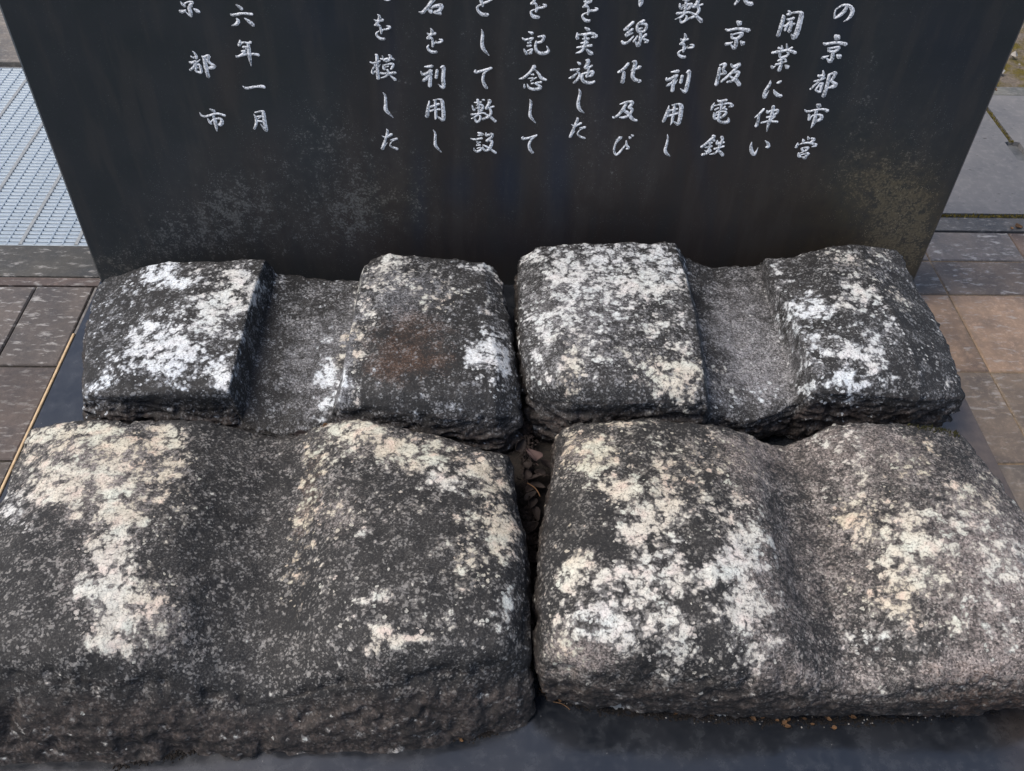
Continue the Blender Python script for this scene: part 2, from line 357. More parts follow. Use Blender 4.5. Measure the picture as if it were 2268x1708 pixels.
# traced brush strokes of the inscription: x,y,width
TEXT = {
1660: [
 ["1975,120,30 1955,200,60 1860,300,58 1745,368,32 1738,320,28 1758,205,28 1860,128,34 1960,98,36 2045,125,48 2100,200,62 2085,290,62 2020,380,45 1920,440,8"],
 ["1745,725,45 1790,765,92 1825,785,62","1510,878,25 1560,900,48 1780,868,45 1975,905,62","1600,970,20 1625,1045,50","1620,990,30 1800,965,45 1820,990,50 1740,1050,50 1640,1050,40","1700,1080,50 1690,1170,65 1645,1255,58 1575,1190,20","1625,1135,12 1560,1162,40 1485,1182,55","1775,1120,22 1825,1150,78 1848,1178,62"],
 ["1400,1535,30 1430,1555,48 1530,1530,35","1500,1440,22 1510,1545,48 1450,1640,38","1315,1660,30 1440,1632,40 1550,1590,22","1430,1655,34 1330,1740,38 1242,1825,38","1425,1720,30 1345,1845,36","1420,1712,28 1485,1700,45 1465,1780,50 1440,1875,42 1350,1845,28","1395,1765,20 1450,1755,20","1625,1530,45 1575,1770,62 1508,1970,66","1610,1528,30 1755,1485,55 1700,1600,50 1665,1650,40 1765,1722,58 1700,1768,66 1590,1792,25"],
 ["1370,2130,25 1415,2160,82 1445,2168,55","1125,2235,14 1180,2278,40 1350,2245,35 1500,2230,38 1600,2265,58","1365,2245,50 1340,2400,60 1300,2530,55 1250,2622,8","1215,2335,36 1218,2450,52","1228,2435,25 1285,2360,28 1400,2340,32 1468,2370,58 1450,2430,68 1365,2478,45"],
 ["1085,2840,18 1105,2885,60","1190,2790,22 1212,2845,52","1260,2820,28 1315,2850,58 1240,2905,30 1170,2925,18","985,2920,28 950,3012,50","960,2995,28 1030,2942,25 1200,2915,38 1360,2962,50 1270,2998,14","1062,3030,35 1090,3082,38","1070,3022,22 1195,3008,42 1150,3072,42 1090,3088,30","1120,3090,20 1010,3135,16","1000,3120,28 1005,3175,52 1042,3205,42","1040,3160,18 1195,3130,50 1150,3190,50 1130,3225,58 1080,3205,26"],
 ["680,305,22 690,370,62 635,560,60 580,735,62","790,220,22 825,255,42 800,292,48 758,290,26","810,290,38 880,265,32 1010,250,38 1060,290,70 1020,480,80 960,680,85 905,765,72 850,700,20","765,395,28 830,395,42 905,370,48","700,532,35 800,502,32 920,485,38","830,430,42 765,520,42 725,622,42","850,385,35 850,500,45 810,645,60"],
 ["590,965,25 600,985,35 655,992,28","655,930,18 672,1000,38","755,890,14 765,980,36 750,1035,30","872,970,35 800,1002,22","460,1080,42 600,1052,50 780,1022,42","780,1022,38 870,1050,50 945,1082,48","610,1080,25 615,1140,35 650,1172,42 740,1150,48 800,1095,30 760,1070,18","625,1112,18 645,1105,18","640,1182,38 710,1185,38","580,1240,32 700,1190,35 750,1240,25","530,1320,38 640,1292,35 755,1250,28","660,1195,38 640,1320,50 602,1445,66","450,1340,25 465,1380,50 530,1350,12","725,1330,18 770,1368,70 782,1390,55"],
 ["428,1640,12 410,1720,48 320,1860,50 295,1960,56 312,1990,45 350,1930,28 397,1850,6","650,1650,25 600,1682,50 558,1695,20","495,1830,16 520,1890,50 590,1948,62 650,1958,52"],
 ["295,2225,42 215,2315,50 108,2402,22","190,2360,40 170,2480,50 135,2580,60","355,2255,22 372,2292,52 440,2250,18","485,2165,55 470,2280,60 420,2430,48 390,2520,55 350,2682,18","500,2255,38 572,2248,42 560,2305,42 480,2345,30","350,2392,38 420,2382,35 520,2368,30 450,2440,30","235,2510,32 400,2472,35 570,2490,45"],
 ["45,2900,16 28,3000,50 50,3100,64 95,3152,58 140,3090,28 175,3010,6","318,2870,14 378,2930,46 382,2995,58 330,3005,22"],
],
1460: [
 ["1625,-40,55 1600,20,50 1540,95,35","1740,-10,45 1800,60,60 1895,85,62"],
 ["1590,440,35 1650,482,92","1355,595,22 1420,620,45 1600,585,42 1835,622,64","1465,690,28 1490,775,45","1480,712,25 1620,675,30 1690,690,60 1600,780,48 1490,782,32","1570,800,50 1568,900,60 1530,985,52 1462,910,18","1503,855,12 1440,887,40 1355,902,58","1655,840,22 1715,892,82"],
 ["1235,1380,48 1210,1540,55 1165,1732,66","1230,1332,18 1345,1310,58 1305,1420,42 1350,1490,50 1240,1520,32","1460,1310,28 1520,1360,52 1640,1310,58 1560,1400,46 1430,1530,50 1260,1670,38","1480,1482,24 1610,1472,58 1580,1560,60 1500,1640,50 1385,1678,36","1440,1560,22 1560,1630,60 1640,1735,66"],
 ["1190,2040,18 1230,2068,40 1380,2042,45","1270,2070,42 1265,2240,42","1125,2100,16 1090,2170,45 1062,2245,36","1100,2165,20 1270,2130,34 1430,2110,34 1490,2160,54 1420,2182,20","1215,2200,26 1142,2242,45","1345,2170,36 1320,2205,38","1300,2212,26 1378,2238,40","1115,2300,22 1120,2390,45 1160,2420,48 1280,2390,48 1362,2310,46 1330,2275,28 1180,2290,28 1150,2360,22","1160,2352,18 1260,2322,24","1230,2260,38 1210,2420,45 1225,2475,40 1340,2502,58 1410,2470,58 1408,2400,16"],
 ["1090,2770,45 1120,2795,55 1050,2850,52 950,2940,48 858,3003,48","1080,2840,32 1132,2872,42","1000,2922,28 1082,2912,38","940,3012,28 1080,2985,36","1042,2930,38 1010,3050,42 960,3132,38","930,3072,22 955,3092,28","1052,3052,26 1010,3095,28","878,3162,52 970,3130,42 1065,3078,22","1188,2865,18 1192,2930,60 1322,2905,42","1270,2790,50 1292,2850,48 1240,2960,42 1200,3060,42 1130,3130,38 1028,3150,18","1120,3042,38 1230,3010,38 1322,2985,38","1190,3050,18 1250,3110,55 1300,3172,56"],
 ["480,-10,28 600,2,40 622,6,20","552,0,38 525,220,42 505,262,28","418,75,28 432,150,45 462,182,34","460,112,14 650,78,38 630,140,45 582,190,38","470,146,18 585,112,24","500,182,22 562,172,18","360,277,48 460,266,36 620,252,32 700,290,28","520,272,36 440,350,38 320,396,12","545,312,18 562,350,34 530,420,40 450,458,34 425,402,28","540,422,20 605,392,18","805,-20,55 765,80,58 700,142,60","772,122,26 892,86,30","790,130,42 812,200,48 770,280,45 700,340,42 582,390,30","662,262,22 740,312,42 868,438,64"],
 ["520,685,20 537,750,48 510,830,44 420,905,35","435,790,18 470,820,38 592,796,34","430,905,38 500,897,40 502,980,44 490,1062,30","630,912,18 690,920,34 680,965,38 580,980,30","490,1062,18 540,985,22 582,940,8","480,1010,18 402,1060,30 395,1110,35 450,1155,50 532,1166,48"],
 ["240,1470,18 340,1460,50 398,1452,56","150,1590,32 170,1632,48 345,1550,55 372,1562,26","340,1560,48 292,1680,58 268,1862,58","300,1652,38 158,1758,48","378,1620,8 330,1700,26","470,1540,46 438,1690,54","560,1485,28 612,1452,55 600,1600,58 560,1780,64 522,1875,56 430,1805,8"],
 ["200,2160,18 170,2270,50 85,2482,54","260,2150,18 380,2125,34 450,2162,68 440,2300,70 420,2440,68 378,2532,58 290,2480,18","185,2262,38 375,2222,34","160,2372,38 372,2312,36 330,2292,18","190,2272,26 222,2312,18","322,2130,42 282,2350,48 265,2470,44 230,2552,8"],
 ["165,2740,10 175,2830,34 142,2980,44 120,3060,50 150,3130,54 222,3192,12"],
],
1240: [
 ["1660,-40,75 1650,60,72 1630,130,30"],
 ["1500,450,48 1400,540,44 1318,612,44","1318,620,26 1400,590,20","1490,590,38 1400,660,48 1342,722,44","1345,742,38 1485,670,34","1505,740,22 1400,850,38 1312,885,48 1262,842,34","1722,420,48 1620,480,48 1575,540,38 1585,620,44 1622,650,44 1712,640,38 1766,560,44 1750,492,44 1650,490,26","1610,592,32 1682,572,28","1650,640,48 1642,780,48 1600,930,60 1540,850,20","1580,740,38 1558,780,34 1500,852,34","1762,700,45 1692,770,36 1720,800,34 1790,842,48 1730,868,26"],
 ["1400,1295,46 1300,1410,50 1190,1477,42","1310,1470,46 1300,1560,58 1275,1690,60","1480,1260,26 1540,1270,58 1500,1450,60 1485,1560,60 1540,1632,58 1642,1652,44 1600,1682,26","1450,1437,14 1560,1402,38 1642,1362,58"],
 ["1225,2130,18 1350,2086,38 1480,2082,48 1450,2150,54 1408,2192,38 1470,2230,48 1450,2300,44 1380,2370,50 1290,2400,44 1210,2392,16","1360,2105,48 1280,2240,54 1190,2350,44 1100,2400,38 1075,2375,14","1290,2242,46 1400,2320,60 1480,2430,54 1572,2462,44"],
 ["1140,2850,12 1180,2852,38 1242,2800,62 1180,2862,56 1130,2950,34 1105,3060,34 1130,3140,38 1170,3152,44 1260,3060,38 1335,2960,22","1355,2870,20 1362,2960,38 1400,3020,46 1350,3042,16","1412,2795,28 1440,2822,44","1460,2752,28 1496,2776,44"],
 ["552,-30,46 540,60,44","490,25,22 550,52,44 640,20,48","560,50,46 520,102,44 470,150,38","480,136,38 560,132,34 582,190,34 570,300,30","570,310,18 600,225,26 650,190,8","718,160,16 766,182,34 720,212,38 620,222,32","550,255,12 470,300,28 465,350,34 522,415,50 612,426,46"],
 ["515,565,26 570,600,54 602,606,46","355,670,22 355,770,58 350,792,48","380,710,28 500,702,42 650,682,44 740,742,56 640,766,16","520,700,48 520,850,48 490,970,44 430,1050,42 318,1087,16","460,796,26 592,792,44","430,881,28 572,866,44","345,972,28 500,946,38 652,926,44","535,1000,22 610,1072,68 660,1100,56"],
 ["360,1270,22 412,1306,54","220,1432,36 330,1420,38 402,1402,20","400,1402,28 365,1460,34 400,1512,34 380,1590,40 310,1670,38 278,1692,36","340,1500,26 260,1572,48 185,1596,22","530,1230,26 582,1242,58 550,1330,60 520,1386,48 600,1370,34 662,1340,32","580,1380,28 600,1420,26","440,1512,22 560,1482,38 672,1462,48 640,1540,50 580,1562,20","592,1400,36 570,1480,44 545,1572,46","455,1530,46 450,1600,50 500,1670,50 620,1692,54 712,1662,36"],
 ["390,1815,12 412,1900,45 380,2050,50 376,2160,60 420,2250,50 495,2306,12"],
 ["355,2400,18 360,2440,44 300,2580,44 220,2770,50 200,2800,44","205,2800,26 310,2675,8","235,2540,12 310,2572,38 432,2512,44","405,2615,22 520,2596,38 430,2640,20 370,2700,24 370,2752,28 440,2800,38 512,2822,38"],
],
1020: [
 ["1522,-40,36 1500,25,40 1440,80,40","1440,76,44 1530,72,34 1552,140,34 1540,240,36","1545,250,14 1580,165,28 1622,110,6","1680,86,16 1742,112,38 1680,150,38 1590,166,32","1515,190,12 1440,230,28 1450,300,38 1500,340,58 1602,352,48"],
 ["1385,650,16 1470,682,54","1260,776,22 1320,812,38 1482,776,38","1470,792,26 1410,850,22","1370,876,38 1442,870,28","1360,941,32 1442,931,34","1290,1000,22 1330,1070,44 1352,1112,36","1360,1042,18 1462,1002,28 1420,1080,38 1390,1086,28 1452,1086,28","1580,752,22 1702,740,48 1660,842,44 1570,872,36","1545,840,28 1530,960,44 1570,1060,50 1680,1092,54 1780,1060,54 1792,1010,38 1755,935,8"],
 ["1510,1350,66 1440,1450,44 1300,1580,44 1195,1612,18","1510,1412,18 1590,1500,38 1650,1590,54 1752,1632,32","1440,1521,22 1496,1521,32","1380,1606,22 1480,1591,28","1550,1582,26 1430,1655,22","1300,1720,18 1306,1790,44","1360,1712,12 1400,1790,38 1500,1822,50 1620,1800,58 1622,1760,44 1530,1702,34 1600,1682,34 1652,1676,38","1445,1706,28 1500,1696,22"],
 ["1415,2025,10 1437,2100,44 1420,2280,44 1430,2380,54 1532,2512,14"],
 ["1275,2790,28 1270,2832,48 1400,2812,38 1562,2760,34","1560,2762,22 1450,2842,38 1400,2950,44 1420,3050,54 1476,3122,46"],
 ["400,-40,46 442,80,50 456,132,26","652,-8,22 530,42,38 450,80,28 350,132,34 355,212,38 440,292,54 560,300,52"],
 ["430,597,10 452,700,44 440,880,54 470,1000,58 582,1132,14"],
 ["305,1430,28 310,1476,48 450,1441,38 632,1391,44","620,1400,22 500,1470,38 460,1570,44 460,1660,44 500,1750,54 540,1802,46"],
 ["280,2090,18 360,2096,34 422,2086,44","445,2040,26 482,2042,38","350,2030,42 370,2200,38 370,2300,32","235,2150,18 265,2230,38 292,2250,38","320,2152,18 385,2132,26 450,2155,38 450,2220,40 400,2266,48","310,2211,18 400,2191,26","215,2342,38 330,2326,32 470,2306,32 540,2350,22","370,2332,28 290,2390,34 220,2422,16","370,2350,22 406,2380,34 390,2450,38 330,2490,38 290,2422,32","560,2042,18 600,2060,54 560,2150,48 520,2222,46","530,2212,26 682,2172,32","600,2222,38 622,2300,44 570,2382,44 450,2432,42","500,2320,18 600,2382,44 720,2482,46"],
 ["350,2706,22 410,2730,58 450,2752,38 360,2766,26","210,2830,18 300,2846,38 442,2821,38","330,2900,24 410,2903,20 340,2930,18","325,2966,28 402,2961,28","275,3022,18 290,3070,34 350,3090,48 420,3050,38 400,3012,28 335,3032,18","520,2710,22 530,2762,44 642,2732,38 640,2790,48 530,2882,46","600,2872,36 642,2890,44 620,2980,54 560,3060,50 490,3062,48 450,3002,26","460,2962,28 560,3010,38 722,3122,46"],
],
800: [
 ["450,-20,16 490,2,18 530,8,20 575,2,18 605,-20,16"],
 ["1490,-30,58 1340,160,50 1250,255,48 1175,240,12","1360,180,26 1425,250,46 1440,215,26 1400,200,16","1430,172,26 1500,130,48 1642,112,58 1590,220,58 1490,250,38 1630,282,42"],
 ["1415,575,12 1442,630,44 1430,700,44 1350,780,38","1345,675,16 1390,706,34 1512,680,48","1350,786,48 1440,780,34 1456,850,34 1460,956,30","1460,960,18 1490,885,22 1530,835,6","1590,802,18 1652,822,38 1600,866,34 1500,870,26","1380,920,18 1355,962,34 1380,1020,40 1450,1060,48 1542,1062,42"],
 ["1290,1361,18 1380,1361,44 1452,1351,52","1215,1450,12 1270,1522,44 1442,1442,48","1410,1432,56 1410,1560,58 1400,1762,60","1410,1530,38 1340,1592,58 1260,1652,46","1462,1510,10 1400,1600,20","1550,1432,46 1530,1592,48","1620,1381,26 1682,1371,56 1670,1600,60 1682,1730,60 1660,1790,48 1570,1715,10"],
 ["1390,2060,18 1370,2200,54 1340,2382,64","1470,2046,18 1590,2026,22 1650,2060,54 1670,2200,60 1682,2400,64 1650,2442,56 1560,2380,20","1415,2181,38 1590,2121,44","1410,2271,38 1500,2236,28 1612,2231,38","1510,2052,42 1520,2250,44 1525,2390,44 1510,2442,12"],
 ["1470,2650,10 1512,2730,38 1510,2880,44 1525,2980,50 1636,3107,14"],
 ["330,290,10 372,340,44 350,430,44 290,520,44","265,400,18 320,430,34 442,405,48","280,511,44 370,521,34 400,600,34 410,690,26","410,695,12 440,615,22 470,590,8","515,526,14 586,551,38 540,590,34 420,611,22","370,630,12 310,680,28 330,740,34 400,790,44 482,796,38"],
 ["290,1110,26 320,1150,48 325,1350,50 345,1612,54","180,1266,22 260,1291,38 382,1246,34","290,1310,22 230,1440,34 240,1492,44 300,1452,26","390,1310,12 350,1370,28","430,1140,16 476,1242,38","390,1201,22 480,1211,38 545,1191,26","560,1120,26 602,1160,48 560,1230,38 505,1262,20","580,1172,26 672,1216,32","445,1330,22 460,1402,38 490,1416,26","460,1331,22 642,1302,38 630,1382,38 600,1412,22","490,1372,18 562,1352,18","385,1491,32 470,1501,34 702,1486,44","530,1420,32 556,1490,38 500,1560,34 400,1591,14","580,1530,22 700,1632,52"],
 ["445,1890,10 492,1960,38 500,2130,50 510,2250,64 652,2402,12"],
 ["515,2630,12 537,2690,44 500,2830,38 430,3042,58","440,3050,22 535,2910,8","420,2771,12 500,2801,34 622,2741,52","600,2856,22 732,2831,38 640,2880,18 595,2940,22 610,2991,28 742,3042,48"],
],
380: [
 ["1315,96,16 1390,146,48 1442,190,44","1200,286,22 1260,306,44 1450,276,38 1652,291,38","1325,375,22 1362,430,54 1320,495,48 1235,521,16","1490,370,16 1600,452,58 1672,520,56"],
 ["1395,822,22 1402,870,54 1370,930,46","1400,891,32 1480,861,28 1560,881,34 1622,861,46","1560,892,36 1572,960,54 1592,1150,60 1630,1352,12","1455,961,34 1540,961,38","1510,1001,22 1560,981,26","1430,1046,28 1500,1041,34 1440,1111,38 1340,1161,36 1310,1135,18","1350,1156,32 1540,1106,34 1700,1106,38 1782,1126,48"],
 ["1450,1755,12 1530,1801,44 1700,1771,38 1850,1766,54 1902,1786,46"],
 ["1680,2325,12 1722,2410,44 1730,2520,44 1688,2632,36","1705,2296,26 1860,2271,38 1880,2331,58 1902,2500,64 1930,2662,56 1815,2530,10","1740,2381,22 1832,2371,28 1770,2422,16","1750,2466,34 1862,2481,34"],
 ["180,30,16 222,90,38 272,126,44","260,71,22 360,36,24 432,51,38 370,110,38 412,126,48","350,140,48 382,230,58 400,335,36 280,235,12","292,205,16 220,236,52 165,225,40","445,175,16 520,221,58 572,246,42"],
 ["430,1045,12 482,1100,34 510,1160,44 500,1202,32","390,1146,18 450,1176,34 522,1156,26","365,1260,26 400,1281,44 502,1251,38","582,1215,12 500,1290,38 440,1380,38 384,1432,42","500,1340,32 496,1452,34","520,1321,26 576,1331,38 606,1472,46 500,1461,32","500,1392,16 546,1381,22","620,1145,22 670,1200,58 702,1380,64 752,1572,56","640,1160,26 762,1141,48 740,1220,48 790,1291,44 882,1351,46 800,1386,58 720,1381,20"],
 ["780,2226,22 872,2271,58","570,2290,8 620,2361,34 700,2376,38 860,2331,38 960,2321,38 1092,2361,42","845,2340,22 880,2440,58 910,2570,54 926,2682,16","735,2415,18 780,2491,44 816,2532,32","810,2481,22 870,2431,28 990,2421,38 1032,2480,58 1000,2541,66 950,2551,32"],
],
}

# ------------------------------------------------------------------ ground and paving
ZG = -0.05
ground = new_obj("ground", mesh_py("ground", [(-250, -250, -.14), (250, -250, -.14), (250, 250, -.14), (-250, 250, -.14)], [(0, 1, 2, 3)]), M_soil)
tag(ground, kind='structure')
# bed under the tiles: a sheet whose top shows in the joints
def sheet(name, x0, x1, y0, y1, z0, z1, mat, parent=None):
    me = chamfer_box(name, x1-x0, y1-y0, z1-z0, .001)
    return new_obj(name, me, mat, parent, ((x0+x1)/2, (y0+y1)/2, z1))
pavement = sheet("pavement", -3.4, 3.4, -4.4, .262, -.12, ZG-.005, M_joint); tag(pavement, kind='structure')
prng = random.Random(5)
def tile(x0, x1, y0, y1, color, worn, gap=.003, top=ZG):
    g = gap/2; me = chamfer_box("tile", x1-x0-gap, y1-y0-gap, .03, .0025, .0008, prng.random())
    px, py, pz = pavement.location
    o = new_obj("tile", me, M_pave, pavement, ((x0+x1)/2-px, (y0+y1)/2-py, top+prng.uniform(-.0008, .0008)-pz))
    o.color = (*color, worn); return o
rows_y = [.262, .157, .043, -.184, -.41, -.635, -.86, -1.085]
cols_r = [.806, .908, 1.119, 1.33, 1.545, 1.76, 1.975]
for i in range(len(rows_y)-1):
    for j in range(len(cols_r)-1):
        k = prng.uniform(.85, 1.15)
        if i == 0: c, w = (.115, .108, .105), 1.0
        elif i == 1: c, w = (.135, .115, .100), .85
        elif i == 2: c, w = (.225, .165, .120), .6
        elif i == 3: c, w = (.150, .125, .102), .5
        else: c, w = (.12, .105, .09), .35
        if i == 0 and j >= 2: c = (.13, .10, .085)
        tile(cols_r[j], cols_r[j+1], rows_y[i+1], rows_y[i], tuple(q*k for q in c), w)
jf = sheet('joint_fill', .806, 2.0, -1.3, .260, ZG-.02, ZG-.0028, M_joint2, None); jf.parent = pavement; jf.location = jf.location-pavement.location
cols_l = [-2.0, -1.79, -1.58, -1.37, -1.16, -.952, -.835]
rows_l = [.044, -.186, -.412, -.638, -.864, -1.09]
for i in range(len(rows_l)-1):
    for j in range(len(cols_l)-1):
        k = prng.uniform(.85, 1.15)
        c, w = (.088, .080, .076), 1.0
        if i == 1: c, w = (.080, .068, .063), .5
        if i > 1: c, w = (.062, .055, .050), .4
        tile(cols_l[j], cols_l[j+1], rows_l[i+1], rows_l[i], tuple(q*k for q in c), w, .004)
# the tile beside the slab on the left has a reddish worn band
# rest of the paving round the monument, seen only from other places
for x0, x1 in ((-3.2, -2.0), (1.975, 3.2)):
    n = 5
    for i in range(len(rows_l)-1):
        for j in range(n):
            w_ = (x1-x0)/n
            tile(x0+j*w_, x0+(j+1)*w_, rows_l[i+1], rows_l[i], (.1*prng.uniform(.8, 1.2), .088, .08), .4)
for j in range(30):
    for i in range(6):
        x0 = -3.2+j*.2133
        tile(x0, x0+.2133, -1.09-(i+1)*.2133-.01, -1.09-i*.2133-.01, (.1*prng.uniform(.8, 1.2), .088, .08), .4)
mortar = sheet("mortar_line", -.834, -.8008, -1.3, .04, ZG-.02, ZG+.001, M_mortar, None)
mortar.parent = pavement; mortar.location = mortar.location - pavement.location
seal = sheet("mortar_line", .8008, .8052, -1.3, .26, ZG-.02, ZG-.001, M_mortar, None)
seal.parent = pavement; seal.location = seal.location - pavement.location

# raised stone kerb in front of the drain grating
kerb = sheet("stone_kerb", -3.2, -.55, .0705, .172, -.12, ZG+.004, M_pave)
kerb.color = (.055, .056, .052, .75)
tag(kerb, "dark speckled stone kerb along the near edge of the steel grating", "kerb")
kl = sheet("kerb_lip", -3.2, -.55, .0455, .0700, -.12, ZG+.001, M_pave); kl.color = (.085, .068, .062, .8)
kl.parent = kerb; kl.location = kl.location - kerb.location; kl['label'] = "pale reddish lower lip of the kerb"
# trench and grating
trench = sheet("drain_channel", -3.2, .30, .174, .962, -.100, -.085, M_trench); tag(trench, kind='structure')
gr = bpy.data.objects.new("drain_grating", None); COL.objects.link(gr); gr.location = (-1.45, .568, ZG)
tag(gr, "long blue grey steel drain grating with close bars left of the dark slab", "grating")
gx0, gx1, gy0, gy1 = -3.0, -.30, .178, .958
bar = chamfer_box("bearing_bar", gx1-gx0, .0104, .028, .0022)
bar.materials.append(M_grate)
nb = 59
for i in range(nb):
    y = gy0+.006+(gy1-gy0-.012)*i/(nb-1)
    new_obj("bearing_bar", bar, None, gr, ((gx0+gx1)/2+1.45, y-.568, 0))
M_cross = simple_mat("dull_crossbar_steel", (.17, .185, .19), (.30, .32, .33), 70, .7)
cross = chamfer_box("cross_bar", .009, gy1-gy0-.004, .020, .001); cross.materials.append(M_cross)
nc = int((gx1-gx0)/.116)
for i in range(nc+1):
    x = gx1-.035-.116*i
    new_obj("cross_bar", cross, None, gr, (x+1.45, 0, .0014))
# little serrations: a finer rod between
rod = chamfer_box("rod", .0035, gy1-gy0-.004, .012, .0005); rod.materials.append(M_grate)
for i in range(int((gx1-gx0)/.029)):
    x = gx1-.035-.029*i
    if i % 4 == 0: continue
    new_obj("rod", rod, None, gr, (x+1.45, 0, .0008))
for i in (0, 1):
    fr = chamfer_box("frame", gx1-gx0, .005, .03, .0008)
    new_obj("frame", fr, M_steelcap, gr, ((gx0+gx1)/2+1.45, (gy0-.0035 if i == 0 else gy1+.0035)-.568, -.001))
# stone beyond the grating
far = sheet("far_kerb", -3.2, .4, .9665, 1.30, -.12, ZG+.012, M_pave); far.color = (.15, .14, .125, .5)
tag(far, "rough grey brown stone kerb along the far edge of the grating", "kerb")

# right side: narrow kerb, mossy joint, concrete covers
rk = sheet("narrow_kerb", .45, 3.2, .2655, .3145, -.12, ZG+.002, M_pave); rk.color = (.075, .077, .08, .5)
tag(rk, "narrow dark grey kerb strip between the tiles and the concrete covers", "kerb")
dr = bpy.data.objects.new("concrete_cover", None)
covers = []
xs = [.42, 1.279, 2.14, 3.0]
for j in range(3):
    x0, x1 = xs[j]+.007, xs[j+1]-.007
    # slab with half a handle notch at each joint
    y0, y1, zt = .3285, .884, ZG+.004
    n0, n1, nd = .555, .645, .012
    pts = [(x0, y0), (x1, y0)]
    if j < 2: pts += [(x1, n0), (x1-nd, n0+.004), (x1-nd, n1-.004), (x1, n1)]
    pts += [(x1, y1), (x0, y1)]
    if j > 0: pts += [(x0, n1), (x0+nd, n1-.004), (x0+nd, n0+.004), (x0, n0)]
    cx, cy = (x0+x1)/2, (y0+y1)/2
    V = [(x-cx, y-cy, 0) for x, y in pts]+[(x-cx, y-cy, -.07) for x, y in pts]
    n = len(pts); F = [tuple(range(n)), tuple(range(2*n-1, n-1, -1))]+[(k, k+n, (k+1) % n+n, (k+1) % n) for k in range(n)]
    o = new_obj("concrete_cover", mesh_py("concrete_cover", V, F), M_conc, None, (cx, cy, zt))
    covers.append(o)
tag(covers[0], "large pitted concrete drain cover beside the right edge of the dark slab", "drain cover", "concrete drain covers")
tag(covers[1], "concrete drain cover beyond the diagonal mossy joint at the right edge", "drain cover", "concrete drain covers")
tag(covers[2], "outermost concrete drain cover to the right", "drain cover", "concrete drain covers")
bpy.data.objects.remove(dr)
bed = sheet("drain_bed", .42, 3.2, .3152, .94, -.13, -.058, M_trench); tag(bed, kind='structure')
def moss_strip(name, pts, w, z, seed, label, mat=M_moss, dens=9000, hmax=.006, grp=None):
    """many small moss tufts along a line, one joined object"""
    rnd = random.Random(seed); V = []; F = []
    for (a, b) in zip(pts[:-1], pts[1:]):
        L = math.hypot(b[0]-a[0], b[1]-a[1]); n = int(L*w*dens*10)
        for _ in range(n):
            t = rnd.random(); ox = rnd.gauss(0, w*.28)
            dx, dy = (b[0]-a[0])/L, (b[1]-a[1])/L
            x = a[0]+dx*L*t-dy*ox; y = a[1]+dy*L*t+dx*ox
            s = rnd.uniform(.0008, .0026); h = rnd.uniform(.3, 1)*hmax; k = len(V); an = rnd.random()*6.28
            zz = z if not callable(z) else z(x, y)
            for q in range(3):
                V.append((x+s*math.cos(an+q*2.094), y+s*math.sin(an+q*2.094), zz-.001))
            V.append((x+rnd.uniform(-1, 1)*s, y+rnd.uniform(-1, 1)*s, zz+h))
            F += [(k, k+1, k+3), (k+1, k+2, k+3), (k+2, k, k+3)]
    o = new_obj(name, mesh_py(name, V, F), mat); tag(o, label, 'moss', None, 'stuff'); return o
moss_strip("moss", [(.5, .3215), (3.0, .3215)], .012, -.0485, 1, "green brown moss line along the near edge of the concrete covers", M_moss2, hmax=.006)
moss_strip("moss", [(1.279, .645), (1.279, .884)], .012, -.0485, 2, "moss filling the joint between two concrete covers", M_moss2, hmax=.005)
moss_strip("moss", [(1.279, .33), (1.279, .553)], .008, -.058, 12, "thin dark moss in the joint nearest the kerb", hmax=.005)
bk = sheet("back_kerb", .42, 3.2, .888, .934, -.12, ZG+.003, M_pave); bk.color = (.12, .125, .115, .3)
tag(bk, "mossy grey kerb strip beyond the concrete drain covers", "kerb")
# mossy gravel ground beyond
gx = np.linspace(-3.2, 3.2, 220); gy = np.linspace(0, 2.4, 90)
GX, GY = np.meshgrid(gx, gy, indexing='ij'); P = np.stack([GX, GY, GX*0], -1)
GZ = fbm(P, 9, 5)*.02
V = np.stack([GX, GY, GZ], -1).reshape(-1, 3)
idx = np.arange(220*90).reshape(220, 90)
F = np.stack([idx[:-1, :-1], idx[1:, :-1], idx[1:, 1:], idx[:-1, 1:]], -1).reshape(-1, 4)
t = NT("mossy_earth"); co = t.coords(); n = t.noise(co, 14, 5, .6); n2 = t.noise(co, 120, 4, .7)
mc = t.mix(t.rng(n, .42, .58), t.mix(n2, (.05, .04, .03), (.26, .22, .18)), t.mix(n2, (.05, .045, .008), (.17, .13, .03)))
t.out(mc, .95, t.bump(n2, .008, 1.0), .2)
me = mesh_np("mossy_ground", V, F, True)
mg = new_obj("mossy_ground", me, t.mat, None, (0, 1.302, -.045)); tag(mg, kind='structure')
mg2 = new_obj("mossy_ground", mesh_np("mossy_ground2", np.stack([GX*.43+1.79, GY*.1525, GZ*.5], -1).reshape(-1, 3), F, True), t.mat, None, (0, .9352, -.050)); tag(mg2, kind='structure')
V = []; Fq = []; rnd = random.Random(8)
for _ in range(900):
    x = rnd.uniform(.5, 2.6); y = rnd.uniform(.96, 2.2); s = rnd.uniform(.004, .016); k = len(V)
    if mnoise.noise(Vector((x*3, y*3, 0))) < -.05: continue
    for (a, b, c) in ((1, 0, 0), (0, 1, 0), (-1, 0, 0), (0, -1, 0), (0, 0, .8), (0, 0, -.8)):
        V.append((x+a*s*rnd.uniform(.6, 1.2), y+b*s*rnd.uniform(.6, 1.2), -.038+c*s*rnd.uniform(.6, 1.2)))
    for q in range(4): Fq += [(k+q, k+(q+1) % 4, k+4), (k+(q+1) % 4, k+q, k+5)]
tag(new_obj("gravel", mesh_py("gravel", V, Fq), M_gravel), "pale gravel scattered over the mossy ground at the back", None, None, 'stuff')

